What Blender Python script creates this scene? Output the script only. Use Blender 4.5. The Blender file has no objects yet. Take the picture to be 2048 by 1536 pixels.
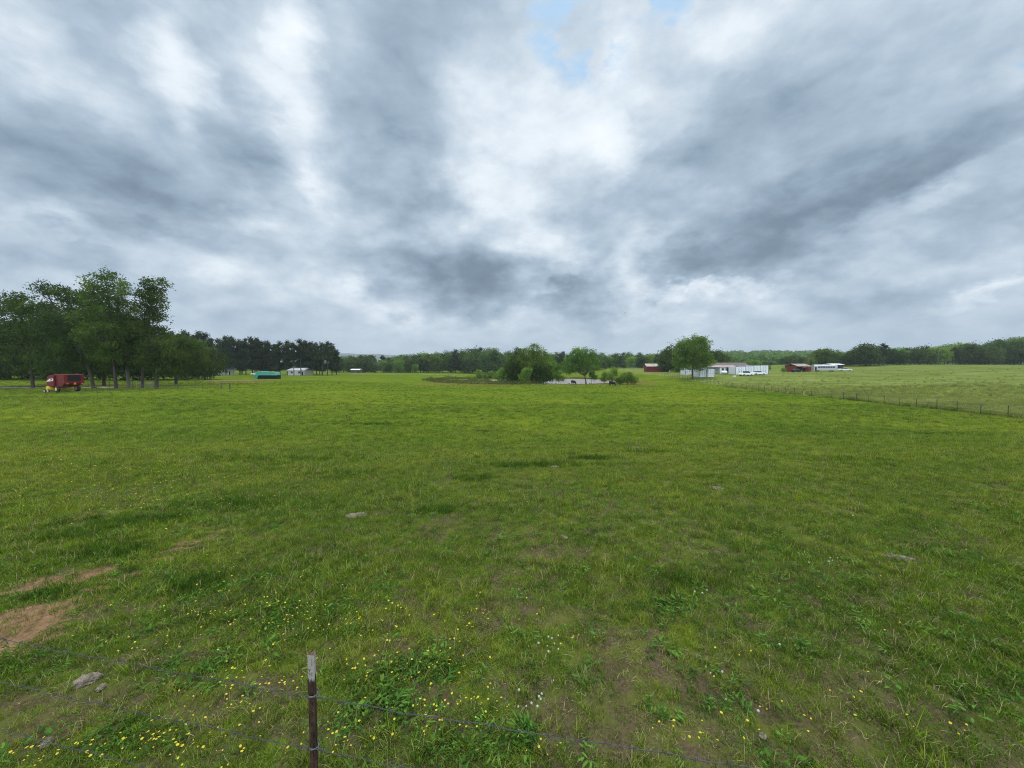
import bpy, math, random
import numpy as np
from mathutils import Vector, Matrix
R = math.radians
rng = np.random.default_rng(7)
random.seed(7)
scene = bpy.context.scene
C = scene.collection

# ------------------------------------------------------------------ camera
F = 769.0                       # focal length in pixels of the 2048 px wide photograph
PITCH = math.atan(33.0/F)
CAMZ = 5.0
cd = bpy.data.cameras.new("camera"); cam = bpy.data.objects.new("camera", cd); C.objects.link(cam)
cam.location = (0, 0, CAMZ); cam.rotation_euler = (math.pi/2-PITCH, 0, 0)
cd.sensor_fit = 'HORIZONTAL'; cd.sensor_width = 36; cd.lens = 36*F/2048
cd.clip_start = 0.05; cd.clip_end = 40000
scene.camera = cam
def ray(px, py):
    a = (px-1024)/F; b = -(py-768)/F
    c, s = math.cos(PITCH), math.sin(PITCH)
    return Vector((a, c+b*s, -s+b*c))

# ------------------------------------------------------------------ sky, sun, exposure
SUN_EL, SUN_AZ = 58.0, 14.0     # sun behind thin cloud ahead of the camera, a little to the right
world = bpy.data.worlds.new("World"); scene.world = world; world.use_nodes = True
class NT:
    def __init__(s, tree): s.t = tree; s.n = tree.nodes; s.l = tree.links
    def node(s, typ, ins=None, **kw):
        nd = s.n.new(typ)
        for k, v in kw.items(): setattr(nd, k, v)
        for k, v in (ins or {}).items(): s.put(nd.inputs[k], v)
        return nd
    def put(s, sock, v):
        if isinstance(v, bpy.types.NodeSocket): s.l.new(v, sock)
        elif v is not None: sock.default_value = v
    def m(s, op, a, b=None, c=None, clamp=False):
        nd = s.node('ShaderNodeMath', operation=op); nd.use_clamp = clamp
        for i, v in enumerate((a, b, c)):
            if v is not None: s.put(nd.inputs[i], v)
        return nd.outputs[0]
    def vm(s, op, a, b=None):
        nd = s.node('ShaderNodeVectorMath', operation=op)
        for i, v in enumerate((a, b)):
            if v is not None: s.put(nd.inputs[i], v)
        return nd.outputs[0]
    def noise(s, vec, scale, detail=3, rough=.5, dist=0, dim='3D'):
        nd = s.node('ShaderNodeTexNoise', noise_dimensions=dim)
        s.put(nd.inputs['Vector'], vec); nd.inputs['Scale'].default_value = scale
        nd.inputs['Detail'].default_value = detail; nd.inputs['Roughness'].default_value = rough
        nd.inputs['Distortion'].default_value = dist
        return nd.outputs[0]
    def noisec(s, vec, scale, detail=3, rough=.5):
        nd = s.node('ShaderNodeTexNoise'); s.put(nd.inputs['Vector'], vec)
        nd.inputs['Scale'].default_value = scale; nd.inputs['Detail'].default_value = detail; nd.inputs['Roughness'].default_value = rough
        return nd.outputs['Color']
    def ramp(s, fac, stops, interp='LINEAR'):
        nd = s.node('ShaderNodeValToRGB'); cr = nd.color_ramp; cr.interpolation = interp
        while len(cr.elements) < len(stops): cr.elements.new(0.5)
        for e, (p, c) in zip(cr.elements, stops):
            e.position = p; e.color = (*c, 1) if len(c) == 3 else c
        s.put(nd.inputs[0], fac); return nd.outputs[0]
    def mix(s, fac, a, b, blend='MIX'):
        nd = s.node('ShaderNodeMix', data_type='RGBA', blend_type=blend)
        s.put(nd.inputs[0], fac)
        for sock, v in ((nd.inputs[6], a), (nd.inputs[7], b)):
            if isinstance(v, (tuple, list)) and len(v) == 3: v = (*v, 1)
            s.put(sock, v)
        return nd.outputs[2]
    def rng(s, v, a, b, c=0, d=1, smooth=False):
        nd = s.node('ShaderNodeMapRange'); nd.interpolation_type = 'SMOOTHSTEP' if smooth else 'LINEAR'
        s.put(nd.inputs[0], v)
        for i, x in enumerate((a, b, c, d)): nd.inputs[1+i].default_value = x
        return nd.outputs[0]
W = NT(world.node_tree); W.n.clear()
wo = W.node('ShaderNodeOutputWorld'); bg = W.node('ShaderNodeBackground'); W.l.new(bg.outputs[0], wo.inputs[0])
bg.inputs['Strength'].default_value = 0.1
sky = W.node('ShaderNodeTexSky', sky_type='NISHITA'); sky.sun_disc = False
sky.sun_elevation = R(SUN_EL); sky.sun_rotation = R(SUN_AZ)
tc = W.node('ShaderNodeTexCoord').outputs['Generated']
sp = W.node('ShaderNodeSeparateXYZ', {0: tc}); dx, dy, dz = sp.outputs
zz = W.m('ADD', W.m('MAXIMUM', dz, 0.0), 0.13)
cu = W.m('DIVIDE', dx, zz); cv = W.m('DIVIDE', dy, zz)
plane = W.node('ShaderNodeCombineXYZ', {0: cu, 1: W.m('MULTIPLY', cv, 0.8), 2: 0.0}).outputs[0]   # cloud deck, streets run away from the viewer
az = W.m('ARCTAN2', dx, dy); el = W.m('ARCSINE', dz)
ae = W.node('ShaderNodeCombineXYZ', {0: az, 1: el, 2: 0.0}).outputs[0]
zb = W.m('ADD', W.m('MAXIMUM', dz, 0.0), 0.55)
plane2 = W.node('ShaderNodeCombineXYZ', {0: W.m('DIVIDE', dx, zb), 1: W.m('DIVIDE', dy, zb), 2: W.m('MULTIPLY', dz, 1.3)}).outputs[0]
warpc = W.mix(.36, W.noisec(plane2, 2.1, 5, .55), W.noisec(plane2, 7.5, 6, .6))
warp = W.node('ShaderNodeVectorMath', {0: warpc, 1: (.5, .5, .5)}, operation='SUBTRACT').outputs[0]
wsc = W.node('ShaderNodeVectorMath', {0: warp, 1: (0.42, 0.34, 0.0)}, operation='MULTIPLY').outputs[0]
aew = W.vm('ADD', ae, wsc)
def px_ae(px, py):
    d = ray(px, py).normalized()
    return np.array([math.atan2(d.x, d.y), math.asin(d.z)])
def lobe(px, py, rx, ry, ang, amp, acc, src=None):
    c = px_ae(px, py); a = math.radians(ang)
    # ang: anticlockwise tilt of the long axis as seen in the sky
    t1 = px_ae(px+rx*math.cos(a), py-rx*math.sin(a)) - c
    t2 = px_ae(px+ry*math.sin(a), py+ry*math.cos(a)) - c
    mp = W.node('ShaderNodeMapping', {'Vector': src or aew}, vector_type='TEXTURE')
    mp.inputs['Location'].default_value = (c[0], c[1], 0)
    mp.inputs['Rotation'].default_value = (0, 0, math.atan2(t1[1], t1[0]))
    k = 1.55
    mp.inputs['Scale'].default_value = (np.linalg.norm(t1)*k, np.linalg.norm(t2)*k, 1)
    g = W.node('ShaderNodeTexGradient', {0: mp.outputs[0]}, gradient_type='SPHERICAL').outputs[1]
    return W.m('MULTIPLY_ADD', g, amp, acc)
LOBES = [  # px, py, rx, ry, tilt, amount (dark < 0 < bright)
    (60, 290, 300, 95, -14, -.44), (330, 385, 190, 60, -22, -.30), (90, 400, 190, 45, -5, -.16), (250, 90, 60, 190, 22, -.16),
    (490, 190, 60, 190, 8, -.30), (500, 290, 140, 50, -10, -.20), (800, 160, 120, 240, 6, -.26), (860, 420, 120, 130, 14, -.24),
    (60, 515, 150, 42, -6, -.24), (925, 560, 110, 62, -6, -.62), (1125, 588, 80, 42, 3, -.58), (790, 520, 90, 40, -20, -.16),
    (1330, 420, 140, 110, 10, -.26), (1370, 550, 150, 34, 6, -.40), (1560, 465, 260, 62, 27, -.62), (1860, 345, 230, 66, 24, -.34), (1420, 330, 160, 120, 20, -.18),
    (1560, 220, 170, 110, 10, -.20), (1980, 440, 160, 60, 16, -.30), (1720, 575, 260, 26, 5, -.22), (1300, 655, 240, 18, 2, -.12),
    (560, 650, 130, 24, 0, -.10), (1900, 660, 300, 26, 2, -.10), (1990, 200, 150, 70, 10, -.10),
    (600, 60, 50, 70, 30, .50), (580, 220, 60, 110, 4, .36), (375, 130, 45, 75, 18, .42), (60, 60, 120, 70, -30, .30), (240, 160, 50, 90, 25, .18),
    (620, 340, 70, 28, -15, .26), (500, 430, 60, 25, -5, .26), (60, 470, 120, 16, -6, .16), (420, 520, 200, 30, -6, .14),
    (955, 200, 50, 90, 10, .20), (980, 410, 80, 80, 20, .30), (1095, 270, 80, 130, -12, .34), (1245, 150, 90, 120, 35, .40), (1040, 100, 80, 110, 0, .16),
    (1200, 290, 80, 50, -30, .30), (1100, 490, 60, 40, -40, .34), (1250, 560, 36, 60, 0, .30), (1010, 640, 60, 26, 10, .18), (720, 580, 90, 24, -20, .16), (870, 640, 110, 22, -10, .14),
    (1500, 40, 160, 50, 10, .22), (1830, 410, 170, 22, 24, .30), (1400, 600, 120, 14, 8, .24), (1960, 590, 160, 18, 10, .38), (2000, 170, 110, 40, 22, .24),
    (1680, 280, 300, 160, 12, -.13), (950, 400, 40, 30, 20, .12), (1090, 560, 60, 14, 10, .18), (1420, 590, 160, 10, 6, .16), (1370, 230, 50, 50, 20, .16), (150, 590, 200, 40, 0, -.08), (950, 330, 60, 60, 40, .20),
]
acc = None
v0 = W.node('ShaderNodeValue'); v0.outputs[0].default_value = 0.64; acc = v0.outputs[0]
for Lb in LOBES: acc = lobe(*Lb[:5], Lb[5]*(.86 if Lb[5] < 0 else .95), acc)
n1 = W.noise(plane, 0.85, 6, .52)
n2 = W.noise(plane, 3.1, 5, .52)
bil = W.m('ABSOLUTE', W.m('MULTIPLY_ADD', W.noise(plane2, 3.4, 6, .5), 2.0, -1.0))
n3 = W.m('ADD', W.m('MULTIPLY', W.noise(plane2, 2.0, 9, .59), .6), W.m('MULTIPLY', W.rng(bil, 0, .5, 0.0, 1.0), .4))
acc = W.m('MULTIPLY_ADD', W.m('SUBTRACT', n1, .5), 0.20, acc)
acc = W.m('MULTIPLY_ADD', W.m('SUBTRACT', n2, .5), 0.12, acc)
acc = W.m('MULTIPLY_ADD', W.m('SUBTRACT', n3, .45), 0.78, acc)
# relief: cloud lumps are brighter on the side that faces the sun
def dens(off):
    q = W.node('ShaderNodeVectorMath', {0: plane2, 1: off}, operation='ADD').outputs[0]
    return W.noise(q, 2.6, 9, .58)
rel = W.m('SUBTRACT', dens((0, 0, 0)), dens((.02, .06, .03)))
acc = W.m('MULTIPLY_ADD', rel, 1.15, acc)
back = W.rng(dy, 0.15, -0.25, 0, .22)                     # brightness added to the unseen sky behind the viewer, as fill light
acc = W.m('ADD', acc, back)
acc = W.m('ADD', acc, W.rng(dz, .83, .95, 0, .25))  # brightness likewise added overhead, out of view
# haze towards the horizon evens the clouds out
hz = W.rng(el, 0.0, 0.17, .6, 0)
acc = W.m('ADD', W.m('MULTIPLY', acc, W.m('SUBTRACT', 1, hz)), W.m('MULTIPLY', hz, .56))
S10 = lambda r, g, b: (r*10, g*10, b*10)
ccol = W.ramp(W.rng(acc, -.45, 1.3), [(0, (.10, .145, .20)), (.257, (.155, .215, .285)), (.383, (.235, .318, .405)), (.514, (.355, .45, .55)), (.646, (.525, .61, .695)), (.76, (.70, .77, .835)), (.87, (.80, .855, .91)), (1, (.90, .93, .96))])
c10 = W.node('ShaderNodeVectorMath', {0: ccol, 1: (10, 10, 10)}, operation='MULTIPLY').outputs[0]
hol = lobe(1165, 85, 90, 80, -10, 1.3, lobe(1310, 12, 75, 45, 0, 1.5, lobe(2048, 130, 45, 18, 10, 1.0, lobe(1160, 485, 26, 12, -30, .8, 0.0))))
holm = W.rng(W.m('MULTIPLY', hol, W.rng(W.noise(plane2, 9, 6, .62), .40, .58)), .08, .5, 0, .88)
blue = W.node('ShaderNodeVectorMath', {0: sky.outputs[0], 1: (1.5, 1.5, 1.5)}, operation='MULTIPLY').outputs[0]
lum = W.m('ADD', 1.0, W.m('ADD', W.rng(dy, -.05, -.6, 0, 1.1), W.rng(dz, .80, .95, 0, .9)))     # boost added to unseen sky overhead and behind, lighting ground and facing sides
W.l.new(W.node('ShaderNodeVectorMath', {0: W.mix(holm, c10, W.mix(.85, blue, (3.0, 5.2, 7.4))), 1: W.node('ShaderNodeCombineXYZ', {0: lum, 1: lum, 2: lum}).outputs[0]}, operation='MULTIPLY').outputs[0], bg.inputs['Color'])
try:
    world.cycles.sampling_method = 'MANUAL'; world.cycles.sample_map_resolution = 512
except Exception: pass

sl = bpy.data.lights.new("sun", 'SUN'); so = bpy.data.objects.new("sun", sl); C.objects.link(so)
sl.energy = 1.5; sl.angle = R(14); sl.color = (1, .95, .87)
so.rotation_euler = (R(90-SUN_EL), 0, R(180-SUN_AZ))
scene.view_settings.view_transform = 'Standard'; scene.view_settings.look = 'None'
scene.view_settings.exposure = 0.2; scene.view_settings.gamma = 1
cy = scene.cycles
cy.max_bounces = 4; cy.diffuse_bounces = 2; cy.glossy_bounces = 2; cy.transmission_bounces = 2; cy.transparent_max_bounces = 4; cy.volume_bounces = 0
cy.use_adaptive_sampling = True; cy.adaptive_threshold = 0.008; cy.filter_width = 1.1
cy.use_denoising = True; cy.denoiser = 'OPENIMAGEDENOISE'; cy.denoising_prefilter = 'NONE'; cy.denoising_input_passes = 'RGB_ALBEDO_NORMAL'

# ------------------------------------------------------------------ terrain
def ss(a, b, x):
    t = np.clip((np.asarray(x, float)-a)/(b-a), 0, 1); return t*t*(3-2*t)
POND = (6.5, 148.0, 33.0, 31.0)
def pond_r(x, y):
    a = np.arctan2((y-POND[1])/POND[3], (x-POND[0])/POND[2])
    wob = 1 + .05*np.sin(3*a+1) + .04*np.sin(5*a) + .025*np.sin(11*a+2)
    return np.hypot((x-POND[0])/POND[2], (y-POND[1])/(POND[3]-20*ss(20, -14, x)))/wob
def T(x, y):
    x = np.asarray(x, float); y = np.asarray(y, float)
    z = 2.42*(1-ss(2.0, 34.0, y))
    z = z + 1.1*ss(-20, -58, x)*ss(5, 45, y)
    w = x-(47.5+.07*y)
    z = z + 2.7*ss(88, 152, y)*ss(-16, 10, w) + 3.3*ss(40, 190, w)*ss(30, 225, y)
    z = z + 1.6*ss(185, 290, y)*ss(-60, 100, x)
    z = z + .05*np.sin(x*.31+y*.17)*np.sin(y*.23+1) + .12*np.sin(x*.07+2)*np.sin(y*.055)*ss(8, 40, y)
    z = z + 27*np.exp(-((x-640)/420)**2-((y-950)/230)**2)
    z = z + 14*np.exp(-((x-150)/500)**2-((y-1300)/260)**2)
    r = pond_r(x, y)
    return z*(1-.75*ss(1.5, 1.0, r)) - 1.3*ss(1.12, .72, r)
def Tz(x, y): return float(T(x, y))
def gp(px, Y, dz_=0):             # a point standing on the ground at distance Y, seen in the direction of column px
    x = (px-1024)/F*Y; z = CAMZ-5
    for _ in range(2):
        z = Tz(x, Y); dep = Y*math.cos(PITCH)-(z-CAMZ)*math.sin(PITCH); x = (px-1024)/F*dep
    return Vector((x, Y, Tz(x, Y)+dz_))
def at(px, py, Y):
    d = ray(px, py); t = Y/d.y; return Vector((d.x*t, Y, CAMZ+d.z*t))
def hit(px, py):
    d = ray(px, py); t = 1.0
    while t < 3000:
        p = Vector((0, 0, CAMZ))+d*t
        if p.z < Tz(p.x, p.y): return p
        t += max(.02, t*.002)
    return p
def zh(py, Y, z0):                # height above z0 of something whose top shows at row py
    return at(1024, py, Y).z-z0

# ------------------------------------------------------------------ helpers
def link(o, parent=None):
    C.objects.link(o)
    if parent is not None: o.parent = parent
    return o
def tag(o, label=None, cat=None, group=None, kind=None):
    if label: o['label'] = label
    if cat: o['category'] = cat
    if group: o['group'] = group
    if kind: o['kind'] = kind
    return o
def empty(name, loc, label, cat, group=None, rz=0):
    o = bpy.data.objects.new(name, None); o.empty_display_size = .2
    link(o); o.location = loc; o.rotation_euler.z = rz
    return tag(o, label, cat, group)
def npmesh(name, v, faces, k, mats, mi=None, smooth=False):
    me = bpy.data.meshes.new(name)
    v = np.asarray(v, np.float32); f = np.asarray(faces, np.int32).reshape(-1)
    me.vertices.add(len(v)); me.vertices.foreach_set('co', v.reshape(-1))
    n = len(f)//k
    me.loops.add(len(f)); me.loops.foreach_set('vertex_index', f)
    me.polygons.add(n); me.polygons.foreach_set('loop_start', np.arange(n, dtype=np.int32)*k)
    try: me.polygons.foreach_set('loop_total', np.full(n, k, np.int32))
    except Exception: pass
    for m_ in (mats if isinstance(mats, (list, tuple)) else [mats]): me.materials.append(m_)
    if mi is not None: me.polygons.foreach_set('material_index', np.asarray(mi, np.int32))
    me.polygons.foreach_set('use_smooth', np.full(n, smooth))
    me.update(calc_edges=True); me.validate()
    return me
class MB:                          # collects pieces, builds ONE mesh object
    def __init__(s): s.v = []; s.f = []
    def add(s, vs, fs):
        b = len(s.v); s.v += [tuple(p) for p in vs]; s.f += [tuple(i+b for i in f) for f in fs]; return s
    def box(s, x0, x1, y0, y1, z0, z1, rot=None):
        vs = [Vector((x, y, z)) for x in (x0, x1) for y in (y0, y1) for z in (z0, z1)]
        if rot is not None: vs = [rot @ p for p in vs]
        return s.add(vs, [(0, 1, 3, 2), (4, 6, 7, 5), (0, 4, 5, 1), (2, 3, 7, 6), (0, 2, 6, 4), (1, 5, 7, 3)])
    def tube(s, pts, rad, n=8, cap=True):
        pts = [Vector(p) for p in pts]
        if not isinstance(rad, (list, tuple)): rad = [rad]*len(pts)
        vs = []; fs = []; pu = None
        for i, p in enumerate(pts):
            d = (pts[min(i+1, len(pts)-1)]-pts[max(i-1, 0)])
            d = d.normalized() if d.length > 1e-9 else Vector((0, 0, 1))
            u = pu if pu is not None else (Vector((1, 0, 0)) if abs(d.x) < .9 else Vector((0, 1, 0)))
            u = (u-d*u.dot(d)).normalized(); pu = u; w = d.cross(u)
            for k in range(n):
                a = 2*math.pi*k/n; vs.append(p+(u*math.cos(a)+w*math.sin(a))*rad[i])
        for i in range(len(pts)-1):
            for k in range(n):
                a = i*n+k; b = i*n+(k+1) % n; fs.append((a, b, b+n, a+n))
        if cap: fs.append(tuple(reversed(range(n)))); fs.append(tuple(range((len(pts)-1)*n, len(pts)*n)))
        return s.add(vs, fs)
    def prism(s, prof, axis, a, b):    # profile [(u,v)] extruded along axis from a to b
        n = len(prof)
        def pt(u, v, t): return {'x': (t, u, v), 'y': (u, t, v), 'z': (u, v, t)}[axis]
        vs = [pt(u, v, a) for u, v in prof]+[pt(u, v, b) for u, v in prof]
        fs = [tuple(range(n)), tuple(reversed(range(n, 2*n)))]+[(i, i+n, (i+1) % n+n, (i+1) % n) for i in range(n)]
        return s.add(vs, fs)
    def build(s, name, mat, parent=None, smooth=False, bevel=0, loc=None):
        me = bpy.data.meshes.new(name); me.from_pydata([tuple(p) for p in s.v], [], s.f); me.materials.append(mat)
        import bmesh
        bm = bmesh.new(); bm.from_mesh(me); bmesh.ops.recalc_face_normals(bm, faces=bm.faces); bm.to_mesh(me); bm.free()
        if smooth: me.polygons.foreach_set('use_smooth', [True]*len(me.polygons))
        o = link(bpy.data.objects.new(name, me), parent)
        if loc is not None: o.location = loc
        if bevel:
            b = o.modifiers.new('bevel', 'BEVEL'); b.width = bevel; b.segments = 2; b.limit_method = 'ANGLE'
        return o

# ------------------------------------------------------------------ materials
def mat(name, col, rough=.8, spec=.3, metal=0, var=0.0, vs=6.0, col2=None, bump=0, bs=20., obj=True):
    m = bpy.data.materials.new(name); m.use_nodes = True; t = NT(m.node_tree)
    b = t.n['Principled BSDF']; b.inputs['Roughness'].default_value = rough; b.inputs['Metallic'].default_value = metal
    b.inputs['Specular IOR Level'].default_value = spec
    co = t.node('ShaderNodeTexCoord').outputs['Object']
    if var or col2:
        n = t.noise(co, vs, 5, .6)
        if col2: c = t.mix(t.rng(n, .42, .6), col, col2)
        else: c = t.mix(n, tuple(x*(1-var) for x in col), tuple(min(1, x*(1+var)) for x in col))
        t.l.new(c, b.inputs['Base Color'])
    else: b.inputs['Base Color'].default_value = (*col, 1)
    if bump:
        bn = t.node('ShaderNodeBump', {'Height': t.noise(co, bs, 4, .6)}); bn.inputs['Strength'].default_value = bump; bn.inputs['Distance'].default_value = .02
        t.l.new(bn.outputs[0], b.inputs['Normal'])
    return m
def leafmat(name, c1, c2, c3, sc=.35, trans=.42):
    c1, c2, c3 = [tuple(v*k for v in c) for c, k in ((c1, 1.25), (c2, 1.35), (c3, 1.35))]
    m = bpy.data.materials.new(name); m.use_nodes = True; t = NT(m.node_tree)
    b = t.n['Principled BSDF']; b.inputs['Roughness'].default_value = .75; b.inputs['Specular IOR Level'].default_value = .12
    pos = t.node('ShaderNodeNewGeometry').outputs['Position']
    oi = t.node('ShaderNodeObjectInfo').outputs['Random']
    n = t.noise(pos, sc, 3, .6); n2 = t.noise(pos, sc*9, 2, .5)
    f = t.m('ADD', t.m('MULTIPLY', n, .7), t.m('MULTIPLY', n2, .3))
    c = t.ramp(f, [(.36, c1), (.5, c2), (.64, c3)])
    hsv = t.node('ShaderNodeHueSaturation', {'Color': c, 'Value': t.rng(oi, 0, 1, .82, 1.32), 'Hue': t.rng(t.m('FRACT', t.m('MULTIPLY', oi, 5.7)), 0, 1, .478, .508)})
    t.l.new(hsv.outputs[0], b.inputs['Base Color'])
    tr = t.node('ShaderNodeBsdfTranslucent', {0: hsv.outputs[0]}); mx = t.node('ShaderNodeMixShader', {0: trans})
    t.l.new(b.outputs[0], mx.inputs[1]); t.l.new(tr.outputs[0], mx.inputs[2]); t.l.new(mx.outputs[0], t.n['Material Output'].inputs[0])
    return m
M = dict(
    bark=mat('bark', (.06, .05, .042), .9, var=.5, vs=3, bump=.6, bs=8), barkpale=mat('bark_pale', (.13, .12, .105), .9, var=.4, vs=3, bump=.5, bs=8),
    leaf=leafmat('leaf', (.027, .056, .010), (.048, .092, .014), (.082, .14, .022)),
    leafl=leafmat('leaf_light', (.06, .13, .02), (.10, .19, .028), (.15, .25, .04)),
    leafm=leafmat('leaf_mid', (.045, .092, .015), (.074, .14, .021), (.115, .195, .034)), leafd=leafmat('leaf_dark', (.02, .04, .008), (.032, .062, .010), (.055, .095, .014), trans=.3),
    pine=leafmat('pine', (.014, .026, .010), (.022, .038, .013), (.038, .058, .018), trans=.12),
    mixl=leafmat('leaf_mixed', (.03, .065, .017), (.055, .105, .023), (.10, .15, .035), sc=.12),
    rust=mat('rusty_steel', (.06, .032, .02), .85, .2, col2=(.13, .06, .03), vs=25, bump=.5, bs=90),
    busg=mat('grey_white_paint', (.42, .43, .46), .6, var=.15, vs=1.5), tip=mat('pale_tip', (.26, .26, .24), .8), wire=mat('old_wire', (.085, .085, .085), .6, .4, .5, var=.4, vs=60), tie=mat('tie_wire', (.2, .21, .22), .5, .5, .7, var=.4, vs=60),
    steel=mat('galvanised', (.30, .31, .31), .5, .5, .8, var=.35, vs=60), wood=mat('weathered_wood', (.12, .10, .08), .9, var=.4, vs=5, bump=.4),
    white=mat('white_paint', (.8, .82, .84), .55, var=.06, vs=.8), offw=mat('off_white', (.6, .61, .60), .7, var=.12, vs=.7),
    whitef=mat('white_panel', (.76, .80, .85), .5, var=.08, vs=.6, col2=None), red=mat('barn_red', (.19, .035, .03), .8, var=.25, vs=2),
    dark=mat('dark_opening', (.015, .015, .017), .9), glass=mat('window_glass', (.03, .045, .055), .12, .6), tyre=mat('tyre', (.025, .025, .025), .9),
    tin=mat('tin_roof', (.55, .53, .52), .45, .5, .3, var=.2, vs=.9), tinr=mat('tin_roof_rusty', (.36, .32, .31), .6, .4, .2, col2=(.30, .20, .16), vs=.7),
    shingle=mat('shingle_roof', (.15, .12, .115), .9, var=.3, vs=1.2), balr=mat('baler_red', (.14, .012, .011), .55, .3, var=.12, vs=3),
    yel=mat('yellow_paint', (.75, .52, .06), .5), teal=mat('teal_fibreglass', (.06, .36, .29), .45, .5, var=.15, vs=1.5), teall=mat('teal_pale', (.20, .46, .38), .5, .5, var=.12, vs=1.5),
    blue=mat('blue_paint', (.03, .07, .35), .5), orange=mat('reflector_orange', (.85, .2, .06), .5), cow=mat('black_hide', (.012, .011, .011), .7),
    dung=mat('dried_dung', (.27, .235, .17), .95, col2=(.12, .10, .07), vs=22, bump=1., bs=45), stone=mat('pale_stone', (.31, .26, .20), .95, col2=(.14, .115, .085), vs=14, bump=1., bs=30),
    green=mat('post_green', (.05, .07, .045), .8, var=.3), straw=mat('straw', (.34, .29, .14), .9, var=.3, vs=9), metalgate=mat('gate_metal', (.35, .36, .36), .5, .5, .4),
    petal=mat('petal_yellow', (.58, .46, .03), .7, var=.25, vs=8), petalw=mat('petal_white', (.42, .43, .34), .8, var=.2, vs=60), stem=mat('stem_green', (.09, .17, .03), .8),
    grav=mat('gravel', (.34, .31, .28), .95, var=.2, vs=3),
)

# masks of bare earth, in world space: centre, radii, turn
def em(px, py, rx, ry, rot=0): p = hit(px, py); return (p.x, p.y, rx, ry, rot)
SOIL = [em(135, 1155, .42, .20, 32), em(85, 1172, .35, .15, 30), em(60, 1228, .5, .2, 26), em(15, 1262, .5, .24, 24), em(-60, 1300, .6, .3, 24), em(195, 1178, .2, .06, 20), em(240, 1155, .25, .05, 32), em(300, 1122, .28, .05, 30), em(350, 1100, .3, .06, 28), em(395, 1082, .3, .07, 25), em(440, 1062, .3, .05, 22), em(470, 761, 8, 6, 0), em(520, 764, 6, 2.5, 0)]
BROWN = [em(1700, 1420, .9, .5, 0), em(1880, 1480, .8, .4, -20), em(1300, 1440, .9, .35, 0), em(1060, 1230, .6, .25, 0), em(680, 1450, .25, .2, 0), em(430, 1400, .4, .2, 10), em(1250, 1330, .5, .2, 0),
         em(840, 1400, .3, .2, 0), em(1480, 1370, .5, .3, 0), em(120, 1420, .8, .3, 10), em(1130, 1110, .7, .3, 0), em(780, 1300, .4, .2, 0), em(300, 760, 14, 7, 0), em(200, 772, 16, 5, 0)]
def maskpy(ms, x, y):
    r = np.zeros_like(x)
    for cx, cy_, rx, ry, rot in ms:
        a = R(rot); u = (x-cx)*math.cos(a)+(y-cy_)*math.sin(a); v = -(x-cx)*math.sin(a)+(y-cy_)*math.cos(a)
        r = np.maximum(r, 1-np.hypot(u/rx, v/ry)/1.5)
    return r
def masknodes(t, pos, ms):
    acc = None
    wv = t.node('ShaderNodeVectorMath', {0: t.node('ShaderNodeVectorMath', {0: t.noisec(pos, 3.5, 4, .6), 1: (.5, .5, .5)}, operation='SUBTRACT').outputs[0], 1: (.5, .35, 0)}, operation='MULTIPLY').outputs[0]
    flat = t.node('ShaderNodeVectorMath', {0: t.vm('ADD', pos, wv), 1: (1, 1, 0)}, operation='MULTIPLY').outputs[0]
    for cx, cy_, rx, ry, rot in ms:
        mp = t.node('ShaderNodeMapping', {'Vector': flat}, vector_type='TEXTURE')
        mp.inputs['Location'].default_value = (cx, cy_, 0); mp.inputs['Rotation'].default_value = (0, 0, R(rot)); mp.inputs['Scale'].default_value = (rx*1.5, ry*1.5, 1)
        g = t.node('ShaderNodeTexGradient', {0: mp.outputs[0]}, gradient_type='SPHERICAL').outputs[1]
        acc = g if acc is None else t.m('MAXIMUM', acc, g)
    return acc
def grasscolor(t, pos):
    """pasture colour by place, shared by the ground sheet and the blades"""
    big = t.noise(pos, .05, 3, .55); mid = t.noise(pos, .45, 4, .6); fine = t.noise(pos, 4.5, 3, .6)
    f = t.m('ADD', t.m('ADD', t.m('MULTIPLY', big, .38), t.m('MULTIPLY', mid, .37)), t.m('MULTIPLY', fine, .25))
    c = t.ramp(f, [(.34, (.060, .115, .010)), (.46, (.106, .165, .014)), (.54, (.152, .200, .018)), (.66, (.220, .250, .024))])
    s = t.node('ShaderNodeSeparateXYZ', {0: pos})
    w = t.m('SUBTRACT', s.outputs[0], t.m('MULTIPLY_ADD', s.outputs[1], .07, 47.5))
    hay = t.rng(t.m('ADD', w, t.m('MULTIPLY', t.m('SUBTRACT', mid, .5), 3)), -.2, .7)
    streak = t.node('ShaderNodeMapping', {'Vector': pos}); streak.inputs['Scale'].default_value = (.05, .2, 1)
    hc = t.ramp(t.noise(streak.outputs[0], 1.2, 5, .65), [(.36, (.115, .155, .03)), (.5, (.175, .215, .05)), (.64, (.235, .27, .08))])
    return t.mix(hay, c, hc), mid, fine
gm = bpy.data.materials.new('pasture_ground'); gm.use_nodes = True; t = NT(gm.node_tree)
b = t.n['Principled BSDF']; b.inputs['Roughness'].default_value = .95; b.inputs['Specular IOR Level'].default_value = .0
pos = t.node('ShaderNodeNewGeometry').outputs['Position']
gc, mid, fine = grasscolor(t, pos)
speck = t.noise(pos, 14, 4, .7)
gc = t.mix(t.rng(speck, .35, .65, .0, .35), gc, (.03, .055, .012))
yy = t.node('ShaderNodeSeparateXYZ', {0: pos}).outputs[1]
nearf = t.rng(yy, 9, 24, 1, 0)
soilc = t.mix(t.rng(t.noise(pos, 40, 4, .7), .35, .65), (.045, .034, .02), (.15, .12, .07))
gc = t.mix(t.m('MULTIPLY', nearf, t.rng(t.noise(pos, 3.2, 6, .7), .42, .56, .2, .95)), gc, soilc)
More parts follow.
